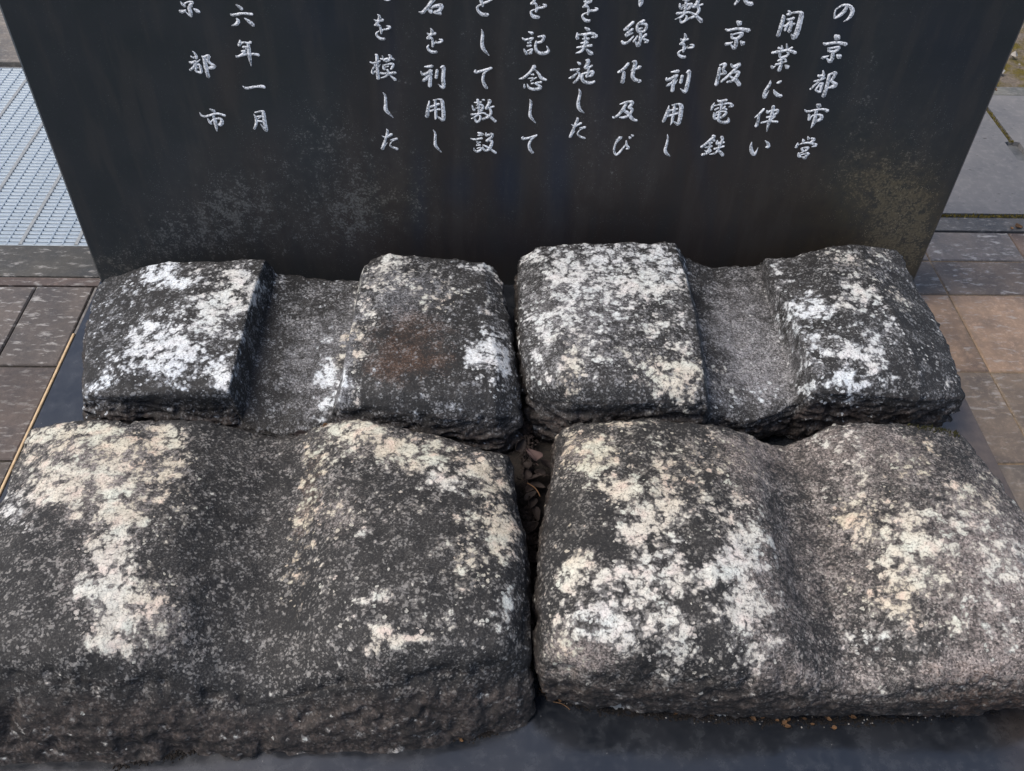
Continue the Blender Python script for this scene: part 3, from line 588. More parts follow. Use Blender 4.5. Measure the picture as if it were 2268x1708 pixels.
# ------------------------------------------------------------------ the monument: base and inscribed slab
mon = bpy.data.objects.new("stone_monument", None); COL.objects.link(mon); mon.location = (0, 0, ZG)
tag(mon, "black granite monument with white vertical inscription standing on a polished dark base", "monument")
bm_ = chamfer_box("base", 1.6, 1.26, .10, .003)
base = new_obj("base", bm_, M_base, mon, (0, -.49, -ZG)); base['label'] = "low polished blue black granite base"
bevel_hl = new_obj("bevel_highlight", chamfer_box("bevel_highlight", .0045, 1.02, .03, .001), M_bevel_hl, mon, (-.8030, -.66, -ZG-.0005))  # strip added to paint the bright reflection of the bevel
bevel_hl['label'] = "thin tan painted highlight along the left edge of the base"
SH = 1.45
NXs, NZs = 360, 200; zt_vis = .75
xs_ = np.linspace(-.795, .795, NXs); zs_ = np.concatenate([np.linspace(0.0, zt_vis, NZs-1), [SH-.005]])
XX, ZZ = np.meshgrid(xs_, zs_, indexing='ij')
V = np.stack([XX, XX*0, ZZ], -1).reshape(-1, 3)
idx = np.arange(NXs*NZs).reshape(NXs, NZs)
F = np.stack([idx[:-1, :-1], idx[1:, :-1], idx[1:, 1:], idx[:-1, 1:]], -1).reshape(-1, 4).tolist()
V = V.tolist(); per = list(idx[:, 0])+list(idx[-1, 1:])+list(idx[::-1, -1][1:])+list(idx[0, ::-1][1:-1])
n0 = len(V)
for k in per:
    x, y, z = V[k]; V.append([x+(.005 if x > .79 else -.005 if x < -.79 else 0), .005, z+(.005 if z > 1.4 else 0)])
for k in per:
    x, y, z = V[k]; V.append([x+(.005 if x > .79 else -.005 if x < -.79 else 0), .16, z+(.005 if z > 1.4 else 0)])
np_ = len(per)
for q in range(np_):
    q2 = (q+1) % np_
    F.append([per[q], n0+q, n0+q2, per[q2]][::-1]); F.append([n0+q, n0+np_+q, n0+np_+q2, n0+q2][::-1])
F.append([n0+np_+q for q in range(np_)][::-1])
me = mesh_py("slab", V, F)
# stains and painted bluish reflections, given as soft ellipses at photo positions on the slab face: x y rx ry weight
Vn = np.array(V); d_ = Vn-_C; zc = d_@_f
PX = PCX+FPX*(d_@_r)/zc; PY = PCY-FPX*(d_@_u)/zc
Xd, Yd = PX/D, PY/D
def blobsum(Xa, Ya, L, p=1.15):
    s = np.zeros_like(Xa)
    for b in L:
        x, y, rx, ry, ang, w = b
        a = math.radians(ang); dx, dy = Xa-x, Ya-y
        u_, v_ = (dx*math.cos(a)+dy*math.sin(a))/rx, (-dx*math.sin(a)+dy*math.cos(a))/ry
        s = s+w*np.exp(-(u_*u_+v_*v_)**p*.7)
    return s
spk = [(600, 400, 190, 80, 10, .28), (640, 320, 120, 60, 0, .28), (360, 470, 120, 70, -20, .30), (1000, 460, 300, 60, 0, .18), (780, 420, 60, 130, 10, .5), (400, 520, 150, 50, -10, .45), (560, 540, 160, 40, 0, .3), (240, 580, 60, 30, 0, .5),
       (870, 150, 22, 170, 3, .4), (910, 400, 40, 90, 0, .35), (700, 260, 60, 70, 0, .4), (1290, 330, 50, 110, 0, .45), (1100, 150, 20, 150, 0, .35),
       (1190, 300, 18, 130, 0, .35), (1010, 130, 18, 150, 0, .35), (1390, 230, 22, 160, 0, .35), (1860, 240, 34, 160, 12, .5), (1900, 400, 70, 70, 0, .55), (1940, 480, 70, 70, 20, .6),
       (1900, 545, 70, 40, 0, .7), (1980, 500, 30, 90, 18, .5), (1980, 330, 70, 120, 15, .42), (1750, 390, 90, 40, 0, .25), (500, 430, 60, 40, 0, .4), (1000, 300, 20, 80, 0, .3), (640, 470, 200, 70, 0, .25)]
brw = [(760, 330, 40, 200, 4, .6), (850, 330, 50, 300, 2, .8), (960, 360, 46, 300, 0, .8), (1060, 360, 40, 300, 0, .9), (1160, 380, 36, 300, -2, .8), (1255, 380, 50, 300, -3, .9), (1350, 400, 46, 300, -5, .9),
       (1450, 400, 50, 300, -8, .8), (1540, 400, 50, 300, -10, .9), (1640, 400, 50, 280, -12, .8), (1740, 400, 50, 280, -14, .9), (560, 480, 200, 90, 0, .6), (1300, 530, 500, 80, 0, .7), (1820, 560, 120, 60, 0, .7), (490, 200, 30, 160, 12, .5), (560, 330, 60, 60, 0, .5)]
blu_refl = [(1095, 390, 28, 70, 0, .8), (990, 400, 26, 40, 0, .6), (905, 430, 14, 90, 0, .6), (1205, 360, 26, 120, 0, .8), (1300, 120, 26, 160, 0, .5), (840, 120, 20, 160, 0, .5), (690, 40, 60, 60, 0, .4), (1150, 540, 200, 30, 0, .2), (1810, 80, 26, 120, 12, .4), (1500, 250, 16, 160, -8, .5), (1400, 100, 14, 120, -4, .5), (2060, 100, 80, 90, 0, .4)]
tn = [(1820, 500, 190, 110, 15, .45), (1990, 520, 60, 90, 15, .5), (1850, 400, 120, 130, 20, .25), (1920, 520, 90, 90, 20, .9), (1900, 400, 80, 70, 0, .5), (1980, 480, 40, 110, 18, .6), (1700, 560, 120, 40, 0, .3), (850, 420, 60, 60, 0, .25), (240, 580, 60, 30, 0, .2)]
A = np.stack([np.clip(blobsum(Xd, Yd, spk), 0, 1), np.clip(blobsum(Xd, Yd, brw), 0, 1), np.clip(blobsum(Xd, Yd, tn), 0, 1), np.clip(blobsum(Xd, Yd, blu_refl), 0, 1)], -1)
at = me.attributes.new("stain_refl", 'FLOAT_COLOR', 'POINT'); at.data.foreach_set("color", A.astype(np.float32).ravel())
slab = new_obj("slab", me, M_slab, mon, (0, 0, -ZG)); slab['label'] = "tall dark granite slab with columns of white brush characters"

# inscription: every character a part of the slab
def catmull(P, n=6):
    P = np.array(P); Q = np.vstack([2*P[0]-P[1], P, 2*P[-1]-P[-2]]); out = []
    for i in range(len(P)-1):
        p0, p1, p2, p3 = Q[i:i+4]
        for k in range(n):
            t_ = k/n; out.append(.5*((2*p1)+(-p0+p2)*t_+(2*p0-5*p1+4*p2-p3)*t_*t_+(-p0+3*p1-3*p2+p3)*t_**3))
    out.append(P[-1]); return np.array(out)
def char_mesh(strokes, ox):
    V = []; F = []
    for s in strokes:
        pts = [tuple(float(v) for v in q.split(',')) for q in s.split()]
        c = catmull(pts, 5)
        W = np.array([on_slab(ox+x/9.217, y/9.217) for x, y, w in c])[:, [0, 2]]
        rr = np.maximum(c[:, 2]*1.10, 10)/9.217*.00088/2
        tg = np.gradient(W, axis=0); tg /= np.linalg.norm(tg, axis=1)[:, None]+1e-9
        nn = np.stack([-tg[:, 1], tg[:, 0]], 1)
        # round caps
        ex0 = [W[0]-tg[0]*rr[0]*.75]; ex1 = [W[-1]+tg[-1]*rr[-1]*.75]
        k = len(V)
        V.append((ex0[0][0], -.0003, ex0[0][1]))
        for q in (0,):
            pass
        n = len(W)
        for i in range(n):
            jr = 1+.10*math.sin(i*2.3+x*.01)
            a = W[i]+nn[i]*rr[i]*jr; b = W[i]-nn[i]*rr[i]
            V += [(a[0], -.0003, a[1]), (W[i][0], -.0003-min(rr[i]*.55, .0012), W[i][1]), (b[0], -.0003, b[1])]
        V.append((ex1[0][0], -.0003, ex1[0][1])); e = len(V)-1
        F += [(k, k+2, k+1), (k, k+3, k+2)]
        for i in range(n-1):
            a = k+1+3*i
            F += [(a, a+1, a+4, a+3), (a+1, a+2, a+5, a+4)]
        a = k+1+3*(n-1); F += [(a, a+1, e), (a+1, a+2, e)]
    return V, F
for ox, chars in TEXT.items():
    for strokes in chars:
        V, F = char_mesh(strokes, ox)
        cx = sum(v[0] for v in V)/len(V); cz = sum(v[2] for v in V)/len(V)
        V = [(v[0]-cx, v[1], v[2]-cz) for v in V]
        me = mesh_py("character", V, F)
        wa = me.attributes.new("worn", 'FLOAT', 'POINT'); wa.data.foreach_set("value", np.array([1.0 if v[1] < -.00035 else 0.0 for v in V], np.float32))  # marks stroke centres for the painted groove shade and wear
        new_obj("character", me, M_paint, slab, (cx, 0, cz))

# ------------------------------------------------------------------ the four rutted stones
def gsmooth(A, s0, s1):
    def one(A, s, ax):
        if s < .3: return A
        r_ = int(3*s+1); k = np.exp(-.5*(np.arange(-r_, r_+1)/s)**2); k /= k.sum()
        A = np.moveaxis(A, ax, 0)
        # odd reflection at the borders keeps the outline where it is
        lo = 2*A[:1]-A[1:r_+1][::-1]; hi = 2*A[-1:]-A[-r_-1:-1][::-1]
        E_ = np.concatenate([lo, A, hi]); out = sum(k[i]*E_[i:i+len(A)] for i in range(len(k)))
        return np.moveaxis(out, 0, ax)
    return one(one(A, s0, 0), s1, 1)

def make_stone(rows, tr, smooth_mm, blobs, rusts, bares, base_d, sides, amp, label, seed, vary=1.0, tonebase=.4, warmth=0.5, sidebare=.3, density_side=.08, voids=()):
    s, ox, oy = tr
    L = []
    for row in rows:
        R = []
        for (x, y, z) in row:
            px, py = x*s+ox, y*s+oy; w = back(px, py, z); R.append([w[0], w[1], z, px, py])
        L.append(R)
    L = np.array(L)                                   # rows x cols x 5
    R_, C_ = L.shape[:2]
    # resample along rows direction (front-back) with Catmull-Rom, across with straight runs
    seg = np.linalg.norm(np.diff(L[:, :, :3], axis=0), axis=2).mean(1); t_ = np.concatenate([[0], np.cumsum(seg)]); nv = int(t_[-1]/.0026)
    tt = np.linspace(0, t_[-1], nv)
    Lp = np.concatenate([2*L[:1]-L[1:2], L, 2*L[-1:]-L[-2:-1]])
    G = []
    for q in tt:
        i = min(np.searchsorted(t_, q, 'right')-1, R_-2); f = (q-t_[i])/(t_[i+1]-t_[i])
        p0, p1, p2, p3 = Lp[i:i+4]
        G.append(.5*((2*p1)+(-p0+p2)*f+(2*p0-5*p1+4*p2-p3)*f*f+(-p0+3*p1-3*p2+p3)*f**3))
    G = np.array(G)
    seg = np.linalg.norm(np.diff(G[:, :, :3], axis=1), axis=2).mean(0); u_ = np.concatenate([[0], np.cumsum(seg)]); nu = int(u_[-1]/.0026)
    uu = np.linspace(0, u_[-1], nu)
    H = np.empty((nv, nu, 5))
    for k in range(5):
        for j in range(nv): H[j, :, k] = np.interp(uu, u_, G[j, :, k])
    H = gsmooth(H, smooth_mm/2.6*1.3, smooth_mm/2.6)
    # wobble of the outline
    idx = np.arange(nv*nu).reshape(nv, nu)
    per = np.concatenate([idx[0, :], idx[1:, -1], idx[-1, ::-1][1:], idx[::-1, 0][1:-1]])   # back, right, front, left
    V = H.reshape(-1, 5).copy()
    # round the rim down a little
    dist = np.minimum(np.minimum(np.arange(nv)[:, None], nv-1-np.arange(nv)[:, None]), np.minimum(np.arange(nu)[None], nu-1-np.arange(nu)[None]))*2.6
    rim = np.clip(1-dist/sides['rim'], 0, 1)**2.2
    V[:, 2] -= (rim*sides['drop']).ravel()
    F = np.stack([idx[:-1, :-1], idx[1:, :-1], idx[1:, 1:], idx[:-1, 1:]], -1).reshape(-1, 4)
    # skirt
    PV = V[per]; n = len(per)
    tg = np.roll(PV[:, :2], -6, 0)-np.roll(PV[:, :2], 6, 0); tg /= np.linalg.norm(tg, axis=1)[:, None]
    nr = np.stack([-tg[:, 1], tg[:, 0]], 1)
    cen = PV[:, :2].mean(0)
    if ((PV[:, :2]-cen)*nr).sum() < 0: nr = -nr
    k_ = np.ones(25)/25
    nr = np.stack([np.convolve(np.concatenate([nr[-12:, a], nr[:, a], nr[:12]][:0] or [nr[-12:, a], nr[:, a], nr[:12, a]]), k_, 'valid') for a in (0, 1)], 1)
    nr /= np.linalg.norm(nr, axis=1)[:, None]
    wB = np.clip(nr[:, 1], 0, 1)**2; wF = np.clip(-nr[:, 1], 0, 1)**2; wR = np.clip(nr[:, 0], 0, 1)**2; wL = np.clip(-nr[:, 0], 0, 1)**2
    bottom = sides['back']*wB+sides['front']*wF+sides['right']*wR+sides['left']*wL
    J = 44; rings = []
    for j in range(1, J+1):
        t = j/J
        o = bottom*(t**1.2)+sides['bulge']*math.sin(math.pi*min(t*1.15, 1))
        z = PV[:, 2]*(1-t**1.05)-.006*t
        rings.append(np.concatenate([PV[:, :2]+nr*o[:, None], z[:, None], PV[:, 3:]], 1))
    base_i = len(V); V = np.concatenate([V]+rings)
    SF = []
    prev = per
    for j in range(J):
        cur = base_i+j*n+np.arange(n)
        SF.append(np.stack([prev, np.roll(prev, -1), np.roll(cur, -1), cur], -1)); prev = cur
    F = np.concatenate([F]+SF)
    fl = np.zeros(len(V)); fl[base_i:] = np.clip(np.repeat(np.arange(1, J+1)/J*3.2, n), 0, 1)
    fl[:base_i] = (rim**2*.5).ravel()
    # displacement along normals
    def normals(P):
        a = P[F[:, 2]]-P[F[:, 0]]; b = P[F[:, 3]]-P[F[:, 1]]; fn = np.cross(a, b); N = np.zeros_like(P)
        for q in range(4): np.add.at(N, F[:, q], fn)
        return N/(np.linalg.norm(N, axis=1)[:, None]+1e-12)
    P = V[:, :3].copy(); N = normals(P)
    if N[idx[nv//2, nu//4]][2] < 0: F = F[:, ::-1]; N = -N
    S = P+seed*3.17
    d = fbm(S, 9, 3)*amp*2.6*vary+fbm(S, 34, 3)*amp*1.35*vary+fbm(S, 120, 3)*amp*.62
    chip = -np.clip(fbm(S+5, 26, 3, .6)-.12, 0, 1)*.020          # broken flakes on the flanks
    ridge = (np.abs(fbm(S*np.array([1, 1, 3.0])+9, 17, 4, .6))-.2)*-.030
    rimw = np.zeros(len(V)); rimw[:base_i] = (rim**.6).ravel(); rimw[base_i:] = np.clip(1-np.repeat(np.arange(1, J+1)/J*4, n), 0, 1)
    d = d-rimw*np.clip(fbm(S+11, 42, 3, .6)-.05, 0, 1)*.016
    d = d+fl*(chip+ridge*sides.get('ridge', 1)+fbm(S, 60, 3)*amp*1.6)
    P = P+N*d[:, None]
    # keep clear of the slab face
    P[:, 1] = np.minimum(P[:, 1], -.004)
    # growth masks
    X, Y = (V[:, 3]-ox)/s, (V[:, 4]-oy)/s
    warpx = fbm(S, 20, 4, .6)*60/s; warpy = fbm(S+3, 20, 4, .6)*46/s
    Xw, Yw = X+warpx, Y+warpy
    dens = np.full(len(V), base_d); wsum = np.full(len(V), .15); ton = np.full(len(V), tonebase*.15)
    for b in blobs:
        x, y, rx, ry, ang, w, tn_ = b
        a = math.radians(ang); dx, dy = Xw-x, Yw-y
        q = ((dx*math.cos(a)+dy*math.sin(a))/rx)**2+((-dx*math.sin(a)+dy*math.cos(a))/ry)**2
        g = w*np.exp(-(q**1.25)*.75); dens = np.maximum(dens, base_d*.5+g)+g*.12; wsum += g; ton += g*tn_
    ton /= wsum
    if voids: dens = dens-np.clip(blobsum(Xw, Yw, voids, 1.2), 0, 1)*.4
    dens = dens*(1.04+.35*fbm(S, 16, 2))
    dens = dens*(1-.9*fl)+density_side*fl
    bare = np.clip(blobsum(Xw, Yw, bares, 1.0)*.80, 0, 1)*(1-fl)+fl*sidebare*np.clip(.5+fbm(S, 12, 2), 0, 1)
    rust = np.clip(blobsum(Xw, Yw, rusts, .9), 0, 1) if rusts else np.zeros(len(V))
    org = np.array([P[:, 0].mean(), P[:, 1].mean(), 0.0])
    me = mesh_np("rut_stone", P-org, F, True)
    A = np.stack([np.clip(dens, 0, 1), np.clip(ton, 0, 1), bare, rust], -1)
    at = me.attributes.new("growth", 'FLOAT_COLOR', 'POINT'); at.data.foreach_set("color", A.astype(np.float32).ravel())
    at = me.attributes.new("flank", 'FLOAT', 'POINT'); at.data.foreach_set("value", fl.astype(np.float32))
    at = me.attributes.new("warmth", 'FLOAT', 'POINT'); at.data.foreach_set("value", np.full(len(V), warmth, np.float32))
    o = new_obj("rutted_stone", me, M_stone, None, org)
    tag(o, label, "stone", "old paving stones with a wheel rut worn across them")
    return o, P

ZL = (1/2.1067, 150, 500)
BL = [
 [(165,245,.08),(400,168,.115),(700,160,.13),(925,150,.135),(978,212,.100),(1120,240,.085),(1365,252,.088),(1385,182,.145),(1500,122,.155),(1680,142,.15),(1930,160,.14),(2010,210,.12)],
 [(112,345,.085),(300,310,.105),(600,262,.135),(872,285,.14),(930,385,.090),(1100,392,.080),(1344,388,.082),(1362,288,.152),(1480,280,.162),(1700,290,.158),(1950,300,.15),(2038,340,.125)],
 [(85,500,.09),(270,495,.110),(540,430,.138),(828,445,.14),(892,545,.086),(1080,560,.075),(1315,552,.080),(1335,430,.151),(1480,430,.162),(1700,440,.158),(1960,450,.15),(2070,490,.125)],
 [(78,640,.100),(250,625,.130),(520,615,.138),(790,610,.14),(855,712,.084),(1040,725,.072),(1276,712,.078),(1300,595,.148),(1460,600,.16),(1700,610,.155),(2000,620,.15),(2098,650,.12)],
 [(72,765,.108),(240,775,.125),(500,760,.128),(756,748,.135),(828,840,.080),(1000,875,.066),(1235,850,.074),(1280,748,.142),(1450,755,.15),(1720,765,.15),(1990,775,.14),(2106,800,.11)],
 [(68,805,.100),(235,812,.112),(490,855,.095),(768,845,.092),(815,925,.060),(980,985,.048),(1205,932,.060),(1262,850,.115),(1460,865,.125),(1740,890,.12),(2000,910,.11),(2114,905,.09)],
]
BLb = [(450,230,130,80,-10,1.0,.05),(740,320,170,110,-20,1.0,.5),(860,200,50,60,0,.6,.2),(440,560,150,130,-30,1.0,.2),(600,640,120,70,0,.6,.1),
 (150,740,90,60,-15,.9,.05),(690,720,90,55,0,.9,.3),(320,500,130,34,-35,.7,.1),(650,450,170,130,0,.62,.3),(500,700,150,60,0,.5,0),(200,440,90,90,0,.26,.1),(780,540,60,90,0,.5,.2),(130,400,60,80,0,.3,.1),(250,640,130,50,0,.45,.1),
 (1210,535,50,24,0,.75,.1),(1250,690,55,60,-45,.95,.05),(1200,830,80,40,-50,.75,.1),(1345,540,55,80,0,.8,.9),(1335,640,40,90,10,.5,.8),
 (1540,150,120,50,0,.6,.6),(1700,330,130,60,0,.42,.9),(1560,220,160,80,0,.6,.6),(1400,420,60,200,8,.62,.6),(1960,600,100,120,0,.85,.25),(1930,200,80,50,0,.62,.3),(2000,320,50,80,0,.6,.8),(1420,330,50,100,0,.45,.6),(2050,640,50,160,0,.4,.4),(1300,790,40,60,0,.5,.8)]
BLr = [(1620,560,280,220,0,.42),(1520,670,110,50,0,.28),(1640,400,90,80,0,.2),(1720,640,120,40,0,.2),(1400,830,40,40,0,.3),(1560,560,200,160,0,.28)]
BLn = [(1100,620,170,420,8,.68),(1560,300,140,160,0,.5),(740,420,120,180,0,.35),(1700,350,280,220,0,.25),(140,870,90,60,0,.8),(1750,870,300,60,0,.35),(1290,600,60,300,10,.4)]
make_stone(BL, ZL, 1.9, BLb, BLr, BLn, .15, dict(back=.0, front=.010, left=.018, right=-.006, bulge=.003, rim=7, drop=.003), 0.0016,
 "back left stone with a sharp square rut and a rusty patch on its right half", 1, tonebase=.1, warmth=.1, sidebare=.30, voids=[(1080,560,150,420,8,.3),(850,620,50,330,10,1),(1600,560,220,230,0,.5),(1700,870,400,70,0,.9),(450,860,300,50,0,.9),(330,400,70,60,0,.4)])

ZR = (1/2.0109, 1100, 500)
BR = [
 [(98,135,.13),(180,95,.155),(350,78,.165),(560,68,.17),(792,73,.165),(845,140,.125),(960,184,.10),(1175,168,.105),(1195,142,.132),(1290,138,.138),(1450,96,.16),(1610,80,.165),(1790,100,.145)],
 [(98,265,.14),(230,240,.165),(400,222,.17),(600,205,.175),(832,190,.17),(872,300,.115),(1000,325,.10),(1200,308,.10),(1220,248,.134),(1330,262,.145),(1500,230,.165),(1680,230,.165),(1852,225,.14)],
 [(105,405,.145),(260,390,.17),(430,380,.175),(640,362,.175),(872,350,.17),(905,445,.115),(1050,465,.10),(1250,452,.10),(1300,345,.145),(1420,368,.155),(1570,370,.165),(1760,370,.16),(1932,358,.125)],
 [(113,555,.145),(270,540,.17),(450,530,.175),(680,520,.175),(902,520,.17),(928,625,.11),(1090,642,.095),(1300,622,.095),(1358,510,.15),(1500,528,.16),(1660,530,.16),(1840,525,.15),(2003,508,.12)],
 [(132,690,.130),(300,690,.165),(480,690,.17),(700,680,.17),(924,680,.165),(944,775,.105),(1110,800,.085),(1330,765,.09),(1402,650,.145),(1540,662,.15),(1700,664,.15),(1880,664,.14),(2048,645,.11)],
 [(170,790,.10),(330,790,.14),(500,790,.145),(710,780,.15),(935,800,.14),(952,852,.09),(1110,875,.075),(1335,800,.085),(1418,735,.13),(1560,745,.135),(1720,755,.13),(1890,770,.125),(2086,762,.10)],
]
BRb = [(300,210,110,100,0,.85,.35),(370,300,60,50,0,.7,.2),(170,130,70,50,0,.65,.4),(700,270,140,90,20,.85,.55),(500,105,250,45,0,.55,.15),(180,450,60,150,0,.6,.25),(350,380,90,80,0,.6,.35),
 (325,590,50,110,0,.8,.9),(360,700,50,60,0,.75,.9),(780,670,150,95,0,1.25,.8),(190,650,45,34,0,.95,.5),(690,450,80,50,0,.6,.6),(820,430,70,70,0,.55,.4),(600,600,60,34,0,.65,.7),(460,540,30,40,0,.6,.8),(540,580,30,40,0,.5,.9),(750,180,80,60,0,.6,.05),(820,520,60,30,0,.6,.6),(500,300,260,200,0,.58,.3),(330,520,180,160,0,.5,.4),(620,150,180,70,0,.65,.3),
 (1180,760,130,60,0,.42,0),(1320,480,40,120,0,.3,0),(1350,640,40,80,0,.35,.1),
 (1400,400,120,90,20,.82,.1),(1560,550,110,50,0,.98,.35),(1440,560,80,55,0,.85,.15),(1540,700,140,38,5,1.,.15),(1740,690,90,24,0,.75,.3),(1650,620,60,30,0,.85,.4),(1600,150,150,50,10,.5,.7),(1540,250,60,40,0,.5,.5),(1760,310,90,34,30,.55,.8),(1240,190,44,30,0,.55,.3),
 (1600,340,120,60,0,.6,.5),(1700,480,120,90,0,.5,.3),(2050,745,40,30,0,.7,.5),(1950,600,70,60,0,.32,.5),(1720,150,90,50,0,.35,.6)]
BRn = [(500,500,420,360,0,.42),(300,300,260,240,0,.35),(1130,500,170,360,-8,.66),(1220,700,160,100,0,.5),(1550,450,300,250,0,.25),(1980,820,120,80,0,.5),(1700,150,250,100,0,.3)]
make_stone(BR, ZR, 1.9, BRb, [(330,620,60,120,0,.35),(2040,830,80,80,0,.5)], BRn, .20, dict(back=.0, front=-.012, left=-.004, right=-.018, bulge=.003, rim=7, drop=.003), .0016,
 "back right weathered stone with a deep straight rut, pale crusts over both shoulders", 2, tonebase=.3, warmth=.2, sidebare=.20, voids=[(1080,420,150,260,-8,.3),(900,500,40,330,-4,.8),(640,700,120,100,0,.6),(230,740,60,60,0,.7),(1900,450,80,220,-20,.5),(1750,800,400,50,0,.9),(450,850,300,50,0,.8),(1400,260,60,60,0,.4)])

ZD = (D, 0, 0)
FLs = [
 [(62,920,.105),(160,905,.13),(280,906,.138),(430,899,.138),(520,920,.118),(600,938,.10),(655,930,.105),(720,907,.128),(790,902,.14),(870,916,.14),(950,938,.135),(1040,959,.13),(1098,980,.12)],
 [(-5,1080,.12),(110,1060,.15),(250,1055,.155),(400,1045,.152),(485,1068,.130),(575,1092,.110),(645,1084,.115),(720,1045,.145),(810,1035,.155),(900,1045,.155),(990,1055,.15),(1070,1065,.14),(1120,1092,.115)],
 [(-70,1220,.13),(60,1200,.16),(220,1190,.165),(380,1180,.155),(470,1210,.128),(565,1232,.109),(635,1222,.112),(715,1180,.148),(810,1175,.16),(910,1180,.16),(1010,1190,.155),(1090,1200,.145),(1140,1217,.115)],
 [(-130,1350,.13),(20,1330,.16),(190,1320,.165),(365,1310,.155),(466,1345,.121),(560,1368,.101),(632,1352,.108),(715,1310,.148),(810,1305,.16),(915,1310,.16),(1020,1315,.155),(1100,1325,.14),(1148,1338,.105)],
 [(-150,1440,.12),(0,1410,.155),(180,1400,.16),(360,1400,.142),(468,1436,.102),(565,1461,.083),(640,1437,.097),(715,1400,.138),(810,1395,.15),(915,1395,.15),(1020,1400,.14),(1095,1410,.125),(1146,1425,.09)],
 [(-150,1520,.09),(0,1480,.12),(180,1470,.125),(360,1480,.11),(470,1510,.077),(570,1522,.066),(645,1500,.08),(720,1480,.10),(810,1470,.115),(915,1460,.115),(1010,1452,.11),(1085,1446,.095),(1132,1455,.07)],
]
FLb = [(120,960,80,46,0,.85,.85),(230,948,90,40,0,.95,.9),(340,955,60,40,0,.75,.9),(350,1010,70,36,0,.7,.9),(130,1045,80,50,0,.92,.75),(250,1040,90,56,0,.82,.8),(30,1090,50,44,0,.92,.35),(330,1060,60,50,0,.5,.9),(60,1000,50,50,0,.7,.8),
 (265,1120,50,45,0,.95,.8),(235,1185,55,50,0,1.0,.7),(235,1255,75,52,0,1.08,.6),(310,1265,60,42,0,.85,.9),(250,1335,62,60,0,1.1,.65),(235,1405,72,30,0,1.08,.75),(350,1350,90,60,0,.5,.8),(165,1120,25,18,0,.65,.8),(370,1120,80,50,0,.4,.9),
 (790,940,90,32,0,.85,.85),(900,970,90,36,10,.88,.9),(1020,1000,80,32,15,.9,.9),(960,1035,60,36,0,.75,.6),(1070,1050,46,46,0,.72,.9),(700,960,50,40,0,.4,.9),
 (720,1110,70,46,0,.42,.9),(1080,1150,46,56,0,.85,.9),(1010,1210,60,50,0,.55,.9),(1100,1310,34,56,0,.55,.6),(820,1285,50,20,0,.55,.7),(930,1330,100,50,0,.40,.7),(825,1385,56,30,0,.88,.75),(900,1388,56,9,-8,.95,.8),(700,1240,36,60,0,.45,.7),(830,1350,60,20,0,.6,.7),
 (670,1000,20,90,5,.5,1),(655,1130,22,80,8,.55,1),(640,1240,22,90,8,.42,1),(880,1090,80,40,0,.3,.8),(1030,1120,40,30,0,.5,.9),(230,1520,100,30,0,.3,.8),(800,1140,30,20,0,.5,.6)]
FLr = [(672,1000,16,80,5,.55),(652,1130,16,80,8,.5)]
FLn = [(560,1200,110,330,0,.22),(740,1110,100,60,0,.5),(360,1350,90,90,0,.35),(80,1250,110,160,0,.2),(900,1200,220,120,0,.15),(760,1420,140,60,0,.3),(900,960,260,60,0,.5),(200,1000,200,100,0,.6),(250,1260,120,220,0,.4),(900,1510,200,50,0,.45)]
make_stone(FLs, ZD, 11, FLb, FLr, FLn, .15, dict(ridge=.12, back=.030, front=.046, left=.03, right=-.004, bulge=.007, rim=20, drop=.005), .0021,
 "front left weathered stone with a shallow worn groove and cream lichen on its left shoulder", 3, tonebase=.6, warmth=.7, sidebare=.12, voids=[(520,1250,100,360,0,.8),(80,1250,100,130,0,.7),(60,1450,140,80,0,.7),(300,1530,300,50,0,.6),(870,1180,80,60,0,.4),(930,1490,240,50,0,.6),(880,1100,60,60,0,.4)])

FRs = [
 [(1215,924,.11),(1265,908,.135),(1370,898,.145),(1480,905,.145),(1580,922,.135),(1640,948,.112),(1690,960,.10),(1740,939,.115),(1800,908,.138),(1880,904,.148),(1980,913,.14),(2078,932,.115)],
 [(1193,1042,.125),(1260,1020,.155),(1380,1015,.165),(1510,1020,.165),(1632,1035,.155),(1692,1080,.115),(1745,1080,.108),(1800,1060,.122),(1870,1035,.145),(1970,1025,.16),(2080,1030,.15),(2168,1050,.12)],
 [(1172,1162,.13),(1260,1145,.16),(1390,1140,.17),(1530,1140,.17),(1660,1160,.155),(1715,1205,.116),(1775,1213,.107),(1840,1198,.122),(1920,1170,.145),(2040,1155,.16),(2160,1155,.155),(2270,1168,.12)],
 [(1166,1282,.13),(1260,1270,.16),(1400,1265,.17),(1550,1265,.17),(1688,1285,.15),(1745,1325,.115),(1800,1338,.102),(1870,1325,.115),(1970,1300,.14),(2100,1285,.155),(2230,1285,.15),(2340,1292,.12)],
 [(1170,1382,.12),(1260,1370,.155),(1410,1370,.16),(1560,1375,.16),(1715,1390,.14),(1770,1420,.11),(1825,1430,.092),(1900,1420,.10),(2010,1400,.13),(2140,1390,.14),(2270,1390,.14),(2390,1392,.11)],
 [(1180,1448,.09),(1270,1452,.115),(1420,1457,.12),(1575,1467,.12),(1730,1477,.11),(1785,1490,.092),(1840,1495,.08),(1920,1490,.087),(2030,1482,.10),(2150,1472,.11),(2290,1467,.105),(2410,1462,.08)],
]
